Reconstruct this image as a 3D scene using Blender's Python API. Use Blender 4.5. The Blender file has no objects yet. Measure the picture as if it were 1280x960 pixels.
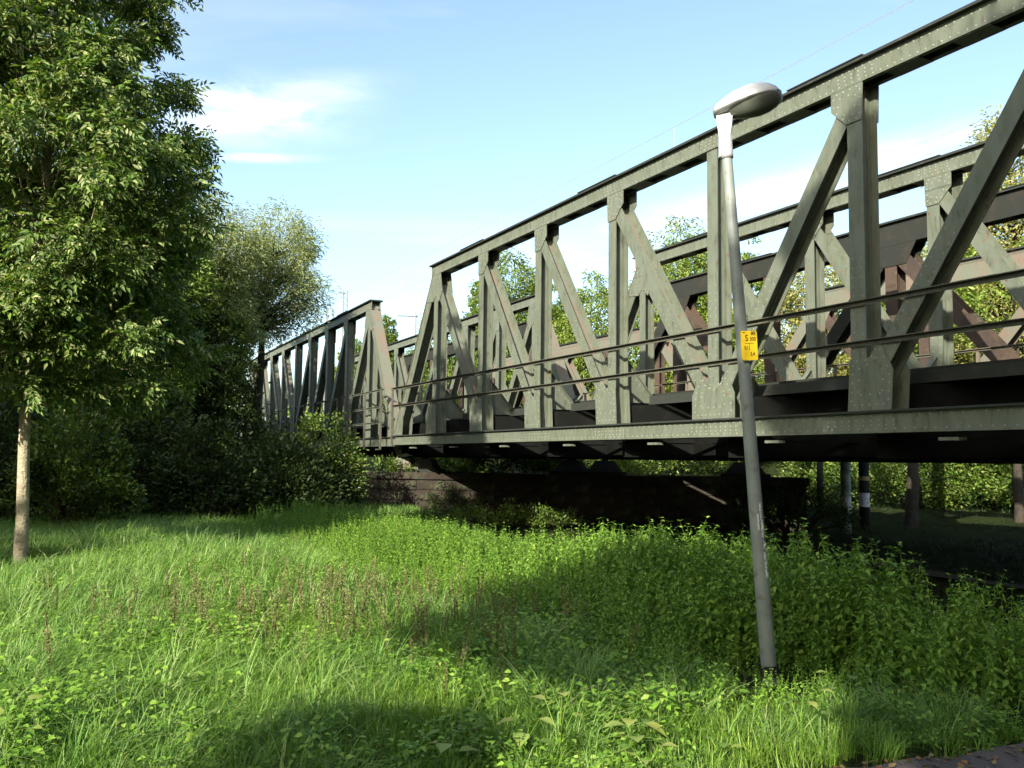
import bpy, math, random
import numpy as np
from mathutils import Vector, Matrix

# ------------------------------------------------------------------ camera, light, exposure
S = bpy.context.scene
C = bpy.data.collections.new("scene"); S.collection.children.link(C)
F_PX, TH, RO, PHI, D0, T0, HC = 1150.0, .0818, .0121, .4698, 10.288, 12.716, 1.7
BX = np.array([-math.sin(PHI), math.cos(PHI)]); NX = np.array([math.cos(PHI), math.sin(PHI)])
cam = bpy.data.objects.new("camera", bpy.data.cameras.new("camera")); C.objects.link(cam); S.camera = cam
cam.data.sensor_width = 36; cam.data.lens = F_PX / 1280 * 36; cam.data.clip_end = 3000; cam.data.clip_start = .05
c_, s_, cr, sr = math.cos(TH), math.sin(TH), math.cos(RO), math.sin(RO)
VX, VV, VF = Vector((1, 0, 0)), Vector((0, -s_, c_)), Vector((0, c_, s_))
ex, ey = VX * cr + VV * sr, VV * cr - VX * sr
M = Matrix.Identity(4)
for i in range(3): M[i][0], M[i][1], M[i][2], M[i][3] = ex[i], ey[i], -VF[i], (0, 0, HC)[i]
cam.matrix_world = M
def ondep(x, y, Y):                       # world point at distance Y seen at photograph pixel (x, y): used only to survey positions
    a, b = x - 640, 480 - y
    u, w = (a * cr - b * sr) / F_PX, (a * sr + b * cr) / F_PX
    v = Vector((u, c_ - w * s_, s_ + w * c_)); return v * (Y / v.y) + Vector((0, 0, HC))

SUN_EL = math.radians(27); SUN_DIR = Vector((-.44, -.898, 0)).normalized() * math.cos(SUN_EL) + Vector((0, 0, math.sin(SUN_EL)))
sun = bpy.data.objects.new("sun", bpy.data.lights.new("sun", 'SUN')); C.objects.link(sun)
sun.data.energy = 5.0; sun.data.angle = math.radians(.53); sun.data.color = (1, .93, .80)
sun.rotation_euler = SUN_DIR.to_track_quat('Z', 'Y').to_euler()
W = bpy.data.worlds.new("World"); S.world = W; W.use_nodes = True
wn, wl = W.node_tree.nodes, W.node_tree.links
sky = wn.new('ShaderNodeTexSky'); sky.sky_type = 'NISHITA'; sky.sun_disc = False
sky.sun_elevation = SUN_EL; sky.sun_rotation = math.atan2(SUN_DIR.x, SUN_DIR.y)
sky.air_density = .9; sky.dust_density = 2.4; sky.ozone_density = 1.3; sky.altitude = 100
bg = wn['Background']; bg.inputs[1].default_value = .125
# thin cirrus in the sky: noise on the view direction, stretched along one way, more towards the horizon
tc = wn.new('ShaderNodeTexCoord'); sep = wn.new('ShaderNodeSeparateXYZ'); wl.new(tc.outputs['Generated'], sep.inputs[0])
def wm(op, a, b=None, c=None):
    n = wn.new('ShaderNodeMath'); n.operation = op
    for i, v in enumerate((a, b, c)):
        if v is None: continue
        if isinstance(v, (int, float)): n.inputs[i].default_value = v
        else: wl.new(v, n.inputs[i])
    return n.outputs[0]
zc = wm('MAXIMUM', sep.outputs['Z'], .05)
az = wm('DIVIDE', sep.outputs['X'], wm('ADD', zc, .25)); el = wm('DIVIDE', sep.outputs['Y'], wm('ADD', zc, .25))
cmb = wn.new('ShaderNodeCombineXYZ'); wl.new(az, cmb.inputs[0]); wl.new(el, cmb.inputs[1])
mp = wn.new('ShaderNodeMapping'); mp.inputs['Rotation'].default_value = (0, 0, .35); mp.inputs['Scale'].default_value = (.55, 2.0, 1); mp.inputs['Location'].default_value = (3.1, .4, 0)
wl.new(cmb.outputs[0], mp.inputs[0])
nz = wn.new('ShaderNodeTexNoise'); nz.inputs['Scale'].default_value = 1.1; nz.inputs['Detail'].default_value = 7; nz.inputs['Roughness'].default_value = .55; nz.inputs['Distortion'].default_value = .6
wl.new(mp.outputs[0], nz.inputs['Vector'])
rp = wn.new('ShaderNodeValToRGB'); rp.color_ramp.elements[0].position = .5; rp.color_ramp.elements[1].position = .78; wl.new(nz.outputs[0], rp.inputs[0])
def wisp(px, py, rx, ry, ang, amt):       # one cirrus wisp: an ellipse on the sky round a compass direction, torn by noise
    d = (ondep(px, py, 100) - Vector((0, 0, HC))).normalized()
    e, h = Vector((d.y, -d.x, 0)).normalized(), None
    h = d.cross(e) * -1
    e2, h2 = e * math.cos(ang) + h * math.sin(ang), h * math.cos(ang) - e * math.sin(ang)
    def dot(v):
        n = wn.new('ShaderNodeVectorMath'); n.operation = 'DOT_PRODUCT'; wl.new(tc.outputs['Generated'], n.inputs[0]); n.inputs[1].default_value = v; return n.outputs['Value']
    n2 = wn.new('ShaderNodeTexNoise'); n2.inputs['Scale'].default_value = 3; n2.inputs['Detail'].default_value = 10; n2.inputs['Roughness'].default_value = .62; n2.inputs['Distortion'].default_value = 1.2; mq = wn.new('ShaderNodeMapping'); mq.inputs['Rotation'].default_value = (0, .25, 0); mq.inputs['Scale'].default_value = (2.2, 2.2, 8); wl.new(tc.outputs['Generated'], mq.inputs[0]); wl.new(mq.outputs[0], n2.inputs['Vector'])
    jit = wm('MULTIPLY', wm('SUBTRACT', n2.outputs[0], .5), 1.3)
    a = wm('POWER', wm('ABSOLUTE', wm('DIVIDE', wm('SUBTRACT', dot(e2), d.dot(e2)), rx)), 2.0)
    b = wm('POWER', wm('ABSOLUTE', wm('DIVIDE', wm('SUBTRACT', dot(h2), d.dot(h2)), ry)), 2.0)
    m = wm('MULTIPLY', wm('POWER', 2.718, wm('MULTIPLY', wm('ADD', a, b), -1.0)), wm('ADD', 1.0, wm('MULTIPLY', jit, 3.6)))
    m = wm('MULTIPLY', wm('MINIMUM', wm('MAXIMUM', m, 0.0), 1.0), wm('MINIMUM', wm('MAXIMUM', wm('MULTIPLY', dot(d), 5.0), 0.0), 1.0))
    return wm('MULTIPLY', m, amt)
cl = wm('MULTIPLY_ADD', rp.outputs[0], .36, .02)
for w_ in ((300, 140, .085, .026, .12, .62), (370, 118, .075, .016, .2, .38), (322, 197, .045, .0045, .09, .6), (290, 172, .06, .012, .0, .3), (980, 235, .24, .018, .22, .5), (1150, 185, .14, .014, .25, .4)): cl = wm('MAXIMUM', cl, wisp(*w_))
mixs = wn.new('ShaderNodeMix'); mixs.data_type = 'RGBA'; wl.new(cl, mixs.inputs[0]); tint = wn.new('ShaderNodeMix'); tint.data_type = 'RGBA'; tint.blend_type = 'MULTIPLY'; tint.inputs[0].default_value = 1; wl.new(sky.outputs[0], tint.inputs[6]); tint.inputs[7].default_value = (1.07, 1.09, 1.0, 1); wl.new(tint.outputs[2], mixs.inputs[6]); mixs.inputs[7].default_value = (4.6, 4.7, 4.8, 1)
wl.new(mixs.outputs[2], bg.inputs[0])
S.view_settings.view_transform = 'Standard'; S.view_settings.look = 'None'; S.view_settings.exposure = 1.45; S.view_settings.gamma = 1
S.render.engine = 'CYCLES'; S.cycles.max_bounces = 6; S.cycles.transparent_max_bounces = 4; S.cycles.use_denoising = True

# ------------------------------------------------------------------ helpers
rng = np.random.default_rng(7); random.seed(7)
def tag(o, label=None, cat=None, group=None, kind=None):
    for k, v in (('label', label), ('category', cat), ('group', group), ('kind', kind)):
        if v: o[k] = v
    return o
def empty(name, loc=(0, 0, 0), rz=0):
    o = bpy.data.objects.new(name, None); o.location = loc; o.rotation_euler = (0, 0, rz); o.empty_display_size = .2; C.objects.link(o); return o
def link(name, me, parent=None):
    o = bpy.data.objects.new(name, me); C.objects.link(o)
    if parent is not None: o.parent = parent
    return o
class MB:
    def __init__(s): s.v, s.f, s.smooth = [], [], False
    def add(s, vs, fs):
        k = len(s.v); s.v += [tuple(map(float, p)) for p in vs]; s.f += [tuple(k + i for i in f) for f in fs]; return s
    def box(s, x0, x1, y0, y1, z0, z1):
        return s.add([(x0, y0, z0), (x1, y0, z0), (x1, y1, z0), (x0, y1, z0), (x0, y0, z1), (x1, y0, z1), (x1, y1, z1), (x0, y1, z1)],
                     [(0, 3, 2, 1), (4, 5, 6, 7), (0, 1, 5, 4), (1, 2, 6, 5), (2, 3, 7, 6), (3, 0, 4, 7)])
    def hexa(s, p):                       # eight corners, bottom four then top four
        return s.add(p, [(0, 3, 2, 1), (4, 5, 6, 7), (0, 1, 5, 4), (1, 2, 6, 5), (2, 3, 7, 6), (3, 0, 4, 7)])
    def plate(s, poly, l0, l1):           # polygon in (t, z) given thickness from l0 to l1 in the lateral (x) direction
        n = len(poly)
        return s.add([(l0, t, z) for t, z in poly] + [(l1, t, z) for t, z in poly],
                     [tuple(range(n)), tuple(range(2 * n - 1, n - 1, -1))] + [(i, i + n, (i + 1) % n + n, (i + 1) % n) for i in range(n)])
    def tube(s, pts, rad, seg=6, cap=True):
        pts = [Vector(p) for p in pts]; k = len(s.v); n = len(pts)
        up = Vector((.13, .31, .94))
        for i, p in enumerate(pts):
            d = (pts[min(i + 1, n - 1)] - pts[max(i - 1, 0)]).normalized()
            if i == 0: a = d.cross(up if abs(d.dot(up)) < .95 else Vector((1, 0, 0))).normalized()
            else: a = (a - d * a.dot(d)).normalized()
            b = d.cross(a); r = rad[i] if hasattr(rad, '__len__') else rad
            for j in range(seg):
                q = p + (a * math.cos(2 * math.pi * j / seg) + b * math.sin(2 * math.pi * j / seg)) * r; s.v.append(tuple(q))
        for i in range(n - 1):
            for j in range(seg):
                a0, a1 = k + i * seg + j, k + i * seg + (j + 1) % seg; s.f.append((a0, a1, a1 + seg, a0 + seg))
        if cap: s.f.append(tuple(k + j for j in reversed(range(seg)))); s.f.append(tuple(k + (n - 1) * seg + j for j in range(seg)))
        return s
    def mesh(s, name, mat, smooth=False):
        me = bpy.data.meshes.new(name); me.from_pydata(s.v, [], s.f); me.materials.append(mat)
        if smooth: me.polygons.foreach_set('use_smooth', [True] * len(me.polygons))
        me.update(); return me
    def build(s, name, mat, parent=None, smooth=False): return link(name, s.mesh(name, mat, smooth), parent)
def tri_mesh(name, V, T, mat, smooth=False):
    me = bpy.data.meshes.new(name); V = np.asarray(V, np.float32).reshape(-1, 3); T = np.asarray(T, np.int32).reshape(-1, 3)
    me.vertices.add(len(V)); me.vertices.foreach_set('co', V.ravel()); me.loops.add(T.size); me.loops.foreach_set('vertex_index', T.ravel())
    me.polygons.add(len(T)); me.polygons.foreach_set('loop_start', np.arange(0, T.size, 3, dtype=np.int32)); me.polygons.foreach_set('loop_total', np.full(len(T), 3, np.int32))
    if smooth: me.polygons.foreach_set('use_smooth', np.ones(len(T), bool))
    me.materials.append(mat); me.update(calc_edges=True); me.validate(); return me
def rmesh(name, pts, nrm, r, h, mat):     # rivet heads, six-sided domes, all in one mesh
    pts = np.asarray(pts, float); N = np.asarray(nrm, float); N = N / np.linalg.norm(N)
    a = np.cross(N, (0, 0, 1.) if abs(N[2]) < .9 else (1., 0, 0)); a /= np.linalg.norm(a); b = np.cross(N, a)
    an = np.arange(6) * math.pi / 3; ring = np.cos(an)[:, None] * a + np.sin(an)[:, None] * b
    tpl = np.vstack([ring * r, ring * r * .72 + N * h * .7, (N * h)[None]])
    V = (pts[:, None] + tpl[None]).reshape(-1, 3)
    t = []
    for j in range(6):
        k = (j + 1) % 6; t += [(j, k, 12)]
    T = (np.array(t)[None] + (np.arange(len(pts)) * 13)[:, None, None]).reshape(-1, 3)
    return tri_mesh(name, V, T, mat, True)

# ------------------------------------------------------------------ materials
def mat(name, base, rough=.7, var=None, scale=3, bump=0, bscale=20, metal=0, stretch=None, extra=None, spec=.3):
    m = bpy.data.materials.new(name); m.use_nodes = True; n, l = m.node_tree.nodes, m.node_tree.links; p = n['Principled BSDF']
    p.inputs['Base Color'].default_value = (*base, 1); p.inputs['Roughness'].default_value = rough; p.inputs['Metallic'].default_value = metal
    p.inputs['Specular IOR Level'].default_value = spec
    co = n.new('ShaderNodeTexCoord'); vec = co.outputs['Object']
    if stretch:
        g = n.new('ShaderNodeMapping'); g.inputs['Scale'].default_value = stretch; l.new(vec, g.inputs[0]); vec2 = g.outputs[0]
    else: vec2 = vec
    col = None
    for k, (c2, lo, hi, sc) in enumerate(var or []):
        t = n.new('ShaderNodeTexNoise'); t.inputs['Scale'].default_value = sc; t.inputs['Detail'].default_value = 6; t.inputs['Roughness'].default_value = .62; l.new(vec2 if k % 2 == 0 else vec, t.inputs['Vector'])
        r = n.new('ShaderNodeMapRange'); r.inputs[1].default_value = lo; r.inputs[2].default_value = hi; l.new(t.outputs[0], r.inputs[0])
        x = n.new('ShaderNodeMix'); x.data_type = 'RGBA'; l.new(r.outputs[0], x.inputs[0]); x.inputs[7].default_value = (*c2, 1)
        if col is None: x.inputs[6].default_value = (*base, 1)
        else: l.new(col, x.inputs[6])
        col = x.outputs[2]
    if col is not None: l.new(col, p.inputs['Base Color'])
    if bump:
        t = n.new('ShaderNodeTexNoise'); t.inputs['Scale'].default_value = bscale; t.inputs['Detail'].default_value = 5; l.new(vec, t.inputs['Vector'])
        bp = n.new('ShaderNodeBump'); bp.inputs['Strength'].default_value = bump; bp.inputs['Distance'].default_value = .05; l.new(t.outputs[0], bp.inputs['Height']); l.new(bp.outputs[0], p.inputs['Normal'])
    return m
def leafmat(name, cols, trans=.35, rough=.55, patch=None):
    m = bpy.data.materials.new(name); m.use_nodes = True; n, l = m.node_tree.nodes, m.node_tree.links; p = n['Principled BSDF']; out = n['Material Output']
    ge = n.new('ShaderNodeNewGeometry'); oi = n.new('ShaderNodeObjectInfo')
    ad = n.new('ShaderNodeMath'); ad.operation = 'MULTIPLY_ADD'; l.new(oi.outputs['Random'], ad.inputs[0]); ad.inputs[1].default_value = .61; l.new(ge.outputs['Random Per Island'], ad.inputs[2])
    fr = n.new('ShaderNodeMath'); fr.operation = 'FRACT'; l.new(ad.outputs[0], fr.inputs[0])
    r = n.new('ShaderNodeValToRGB'); r.color_ramp.interpolation = 'LINEAR'; e = r.color_ramp.elements
    while len(e) < len(cols): e.new(.5)
    for i, cc in enumerate(cols): e[i].position = i / (len(cols) - 1); e[i].color = (*cc, 1)
    l.new(fr.outputs[0], r.inputs[0]); col = r.outputs[0]
    if patch:
        t = n.new('ShaderNodeTexNoise'); t.inputs['Scale'].default_value = patch[1]; t.inputs['Detail'].default_value = 3; l.new(ge.outputs['Position'], t.inputs['Vector'])
        mr = n.new('ShaderNodeMapRange'); mr.inputs[1].default_value = .42; mr.inputs[2].default_value = .62; l.new(t.outputs[0], mr.inputs[0])
        x = n.new('ShaderNodeMix'); x.data_type = 'RGBA'; x.blend_type = 'MULTIPLY'; l.new(mr.outputs[0], x.inputs[0]); l.new(col, x.inputs[6]); x.inputs[7].default_value = (*patch[0], 1); col = x.outputs[2]
    l.new(col, p.inputs['Base Color']); p.inputs['Roughness'].default_value = rough; p.inputs['Specular IOR Level'].default_value = .35
    tr = n.new('ShaderNodeBsdfTranslucent'); hs = n.new('ShaderNodeMix'); hs.data_type = 'RGBA'; hs.blend_type = 'MULTIPLY'; hs.inputs[0].default_value = 1; l.new(col, hs.inputs[6]); hs.inputs[7].default_value = (1.5, 1.55, .6, 1); l.new(hs.outputs[2], tr.inputs['Color'])
    mx = n.new('ShaderNodeMixShader'); mx.inputs[0].default_value = trans; l.new(p.outputs[0], mx.inputs[1]); l.new(tr.outputs[0], mx.inputs[2]); l.new(mx.outputs[0], out.inputs[0]); return m
GREEN = mat('green_grey_bridge_paint', (.108, .123, .093), .5, [((.082, .094, .066), .42, .66, 2.2), ((.13, .095, .06), .60, .73, 5), ((.05, .053, .04), .56, .72, 4.5), ((.085, .042, .024), .635, .71, 9)], bump=.05, bscale=40, stretch=(2.2, 2.2, .7))
GREEN2 = mat('dirty_bridge_paint', (.112, .12, .092), .6, [((.14, .105, .078), .42, .64, 1.6), ((.08, .05, .035), .60, .74, 9)], bump=.05, bscale=40)
EDGE = mat('dark_cover_plate', (.022, .026, .022), .8, [((.05, .045, .035), .55, .75, 4)], bump=.06)  # dark plate tone with lighter brownish noise
DECKSH = mat('shade_black_deck_steel', (.003, .0034, .003), .9, [((.007, .0068, .0055), .5, .75, 2)], bump=.1, spec=.1)  # the shade below the deck is put into this near-black colour
RAILM = mat('handrail_paint', (.065, .065, .05), .6, [((.11, .10, .07), .5, .72, 6)], bump=.05)
BROWN = mat('rust_brown_old_paint', (.062, .042, .030), .7, [((.035, .027, .022), .45, .65, 1.4), ((.10, .09, .06), .58, .72, 5)], bump=.08)
BROWND = mat('dark_brown_grey_paint', (.020, .022, .019), .8, [((.034, .028, .022), .5, .7, 2)], bump=.08, spec=.15)
RIV = mat('rivet_paint', (.165, .175, .14), .5)
PIERM = mat('shade_darkened_sandstone', (.026, .019, .014), .95, [((.011, .0095, .008), .42, .6, 1.1), ((.05, .034, .024), .6, .74, 3), ((.05, .055, .03), .5, .7, 2.2)], bump=.9, bscale=6)  # brown stone, darkened further to carry the shade on the pier
MORTAR = mat('dark_mortar', (.015, .013, .011), .95, bump=.4, bscale=20)
SOIL = mat('dark_soil_and_moss', (.014, .016, .007), .95, [((.018, .028, .008), .4, .6, .8), ((.025, .02, .011), .6, .75, 4)], bump=.8, bscale=9, spec=.03)
ASPH = mat('worn_asphalt', (.10, .085, .085), .9, [((.065, .058, .055), .4, .65, 3), ((.13, .09, .065), .6, .75, 9)], bump=.5, bscale=120)
BARK = mat('pale_ash_bark', (.36, .32, .22), .9, [((.22, .19, .125), .4, .62, 6), ((.30, .20, .07), .66, .74, 7)], bump=.6, bscale=30, stretch=(1, 1, 2.2))
BARKD = mat('dark_bark', (.045, .036, .026), .9, [((.022, .019, .014), .4, .65, 5)], bump=.6, bscale=18)
LAMPP = mat('lamp_post_grey_green_paint', (.165, .19, .17), .45, [((.215, .235, .215), .4, .65, 2.5), ((.10, .095, .06), .58, .72, 9)], bump=.04, bscale=50)
LAMPT = mat('pale_aluminium', (.40, .41, .41), .38, [((.28, .29, .29), .5, .7, 6)], metal=.25)
LSHELL = mat('white_lamp_shell', (.44, .45, .445), .35, [((.36, .37, .365), .45, .66, 9)])
LGLASS = mat('smoky_lamp_bowl', (.085, .095, .075), .25, spec=.6)
YEL = mat('yellow_enamel', (.72, .50, .02), .4, [((.55, .38, .02), .5, .75, 12)])
BLACK = mat('black_lettering', (.02, .02, .015), .6)
CHALK = mat('chalk_white_scrawl', (.62, .63, .62), .8)
WIRE = mat('wire_grey', (.26, .28, .30), .6)
MASTM = mat('galvanised_mast', (.13, .14, .145), .6)
POSTW = mat('pale_pipe_paint', (.34, .42, .38), .6, [((.12, .16, .12), .45, .62, 2.4)], bump=.1)
WHITEB = mat('white_band_paint', (.62, .62, .66), .6, [((.35, .34, .36), .5, .7, 6)])
OCHRE = mat('ochre_band_paint', (.42, .32, .14), .7)
REDM = mat('faded_red_paint', (.32, .06, .045), .6)
ASHL = leafmat('ash_leaves', [(.025, .055, .010), (.065, .125, .018), (.10, .175, .025), (.27, .29, .12), (.045, .09, .014), (.085, .15, .02)], .28)
ASHD = leafmat('dark_tree_leaves', [(.028, .05, .012), (.05, .075, .015), (.07, .09, .02)], .3)
WILL = leafmat('willow_leaves', [(.17, .21, .08), (.23, .27, .12), (.30, .33, .17), (.14, .17, .06)], .4)
MAPL = leafmat('yellow_green_leaves', [(.10, .17, .025), (.16, .23, .04), (.23, .27, .06), (.08, .13, .02)], .35)
PALE = leafmat('autumn_pale_leaves', [(.26, .25, .08), (.34, .31, .14), (.20, .22, .05), (.13, .16, .03)], .35)
MIDG = leafmat('mid_green_leaves', [(.07, .12, .02), (.11, .17, .028), (.16, .21, .04)], .33)
IVYL = leafmat('ivy_leaves', [(.05, .10, .015), (.08, .15, .02), (.13, .20, .03), (.20, .22, .05)], .2, .4, patch=((.16, .2, .2), .75))
GRS = leafmat('grass_blades', [(.045, .105, .012), (.10, .195, .018), (.145, .26, .026), (.23, .31, .055)], .3, patch=((.72, .85, .8), .5))
GRY = leafmat('long_grass_blades', [(.07, .155, .022), (.12, .235, .036), (.17, .29, .065), (.27, .32, .12)], .3, patch=((.8, .85, .9), .7))
NETT = leafmat('nettle_leaves', [(.05, .125, .012), (.11, .22, .02), (.16, .29, .03), (.24, .34, .06)], .28, patch=((.75, .8, .7), .9))
DGRS = leafmat('shade_darkened_grass_blades', [(.012, .025, .006), (.018, .035, .008), (.026, .042, .012)], .15)  # grass colours lowered to stand for the shade under the bridges
DKL = leafmat('shade_darkened_leaves', [(.018, .035, .008), (.03, .055, .011), (.05, .08, .016), (.025, .04, .01)], .25)  # leaf colours darkened to carry the shade of the thicket
DOCK = leafmat('dry_seed_stalks', [(.14, .12, .05), (.17, .16, .065), (.10, .15, .035), (.15, .12, .055), (.12, .18, .04)], .15)
STRAW = leafmat('dry_straw', [(.36, .30, .17), (.45, .40, .26)], .1)
BIGL = leafmat('broad_light_leaves', [(.10, .19, .03), (.16, .25, .05), (.22, .29, .07), (.30, .32, .07)], .35)

# ------------------------------------------------------------------ ground
def sm(x): x = np.clip(x, 0, 1); return x * x * (3 - 2 * x)
def gz(x, y):
    x, y = np.asarray(x, float), np.asarray(y, float)
    lat = NX[0] * x + NX[1] * y; t = BX[0] * x + BX[1] * y - T0
    h = .05 * np.sin(x * .9 + 1) * np.cos(y * .7) + .03 * np.sin(x * 2.3 + y * 1.7)
    h = h - .45 * sm((lat - 6.4) / 2.2) * sm((13.5 - t) / 5) * (1 - sm((lat - 25) / 5))
    h = h + 2.2 * sm((lat - 31.5) / 7) + 6 * sm((lat - 40) / 90)
    h = h * sm((y - 3.6) / 2.0 + 1.0 * (np.abs(x) > 30)) + .9 * sm((t - 14) / 12) * sm((lat - 14) / 6)
    return h
ax = np.unique(np.concatenate([np.linspace(-600, -60, 12), np.linspace(-60, 60, 121), np.linspace(60, 600, 12)]))
ay = np.unique(np.concatenate([np.linspace(-300, -20, 8), np.linspace(-20, 90, 111), np.linspace(90, 800, 16)]))
GXm, GYm = np.meshgrid(ax, ay); GV = np.stack([GXm, GYm, gz(GXm, GYm)], -1).reshape(-1, 3)
nx_ = len(ax); gm = MB(); gm.v = [tuple(map(float, p)) for p in GV]
gm.f = [(j * nx_ + i, j * nx_ + i + 1, (j + 1) * nx_ + i + 1, (j + 1) * nx_ + i) for j in range(len(ay) - 1) for i in range(nx_ - 1)]
tag(gm.build('ground', SOIL, smooth=True), kind='structure')
# asphalt path in the near right corner: passes under the photographer
def path_edge(x): return 4.56 + .36 * x + .06 * math.sin(x * 2.1)
pm = MB(); xs = np.linspace(-14, 20, 120); k = 0
for x in xs: pm.v += [(x, path_edge(x) - 2.6, .035), (x, path_edge(x) + .04 * math.sin(x * 9) + .03 * math.sin(x * 23), .035)]
pm.f = [(2 * i, 2 * i + 2, 2 * i + 3, 2 * i + 1) for i in range(len(xs) - 1)]
tag(pm.build('path', ASPH), kind='structure')
tm = MB()
for i in range(41):
    s = i / 40 * 16 - 3; p = NX * (15.6 + .4 * math.sin(s * .8)) + BX * (T0 - 2 + s - 5)
    for w in (-.35, .35): q = p + NX * w; tm.v.append((q[0], q[1], float(gz(q[0], q[1])) + .05))
tm.f = [(2 * i, 2 * i + 1, 2 * i + 3, 2 * i + 2) for i in range(40)]
tag(tm.build('footpath', mat('trodden_earth', (.05, .04, .028), .95, bump=.5)), kind='structure')

# ------------------------------------------------------------------ truss bridges
# local frame of a bridge: x across (away from the camera), y along (away from the camera), z up
def hbeam(p0, p1, w, d, l0, sx=1):        # riveted H section lying in the truss plane from (t,z) p0 to p1: two flanges and a web
    m = MB(); p0, p1 = Vector(p0), Vector(p1); e = (p1 - p0).normalized(); q = Vector((-e.y, e.x))
    def slab(a, b, la, lb):
        pts = [p0 + q * a, p1 + q * a, p1 + q * b, p0 + q * b]
        m.hexa([(la, *pts[0]), (lb, *pts[0]), (lb, *pts[1]), (la, *pts[1]), (la, *pts[3]), (lb, *pts[3]), (lb, *pts[2]), (la, *pts[2])])
    slab(-w / 2, w / 2, l0, l0 + .018); slab(-w / 2, w / 2, l0 + d - .018, l0 + d); k0 = len(m.f); slab(-.009, .009, l0 + .018, l0 + d - .018); m.web = (k0, k0 + 6)
    for s in (-1, 1):                     # corner angles that tie flange and web
        slab(*sorted((s * .009, s * .022)), l0 + .018, l0 + .085); slab(*sorted((s * .009, s * .022)), l0 + d - .085, l0 + d - .018)
    return m
def rivrow(p0, p1, off, step, l, jit=0):
    p0, p1 = Vector(p0), Vector(p1); L = (p1 - p0).length; e = (p1 - p0) / L; q = Vector((-e.y, e.x)); n = max(1, int(L / step))
    return [(l, *(p0 + e * (L * (i + .5) / n) + q * off)) for i in range(n)]
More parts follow.
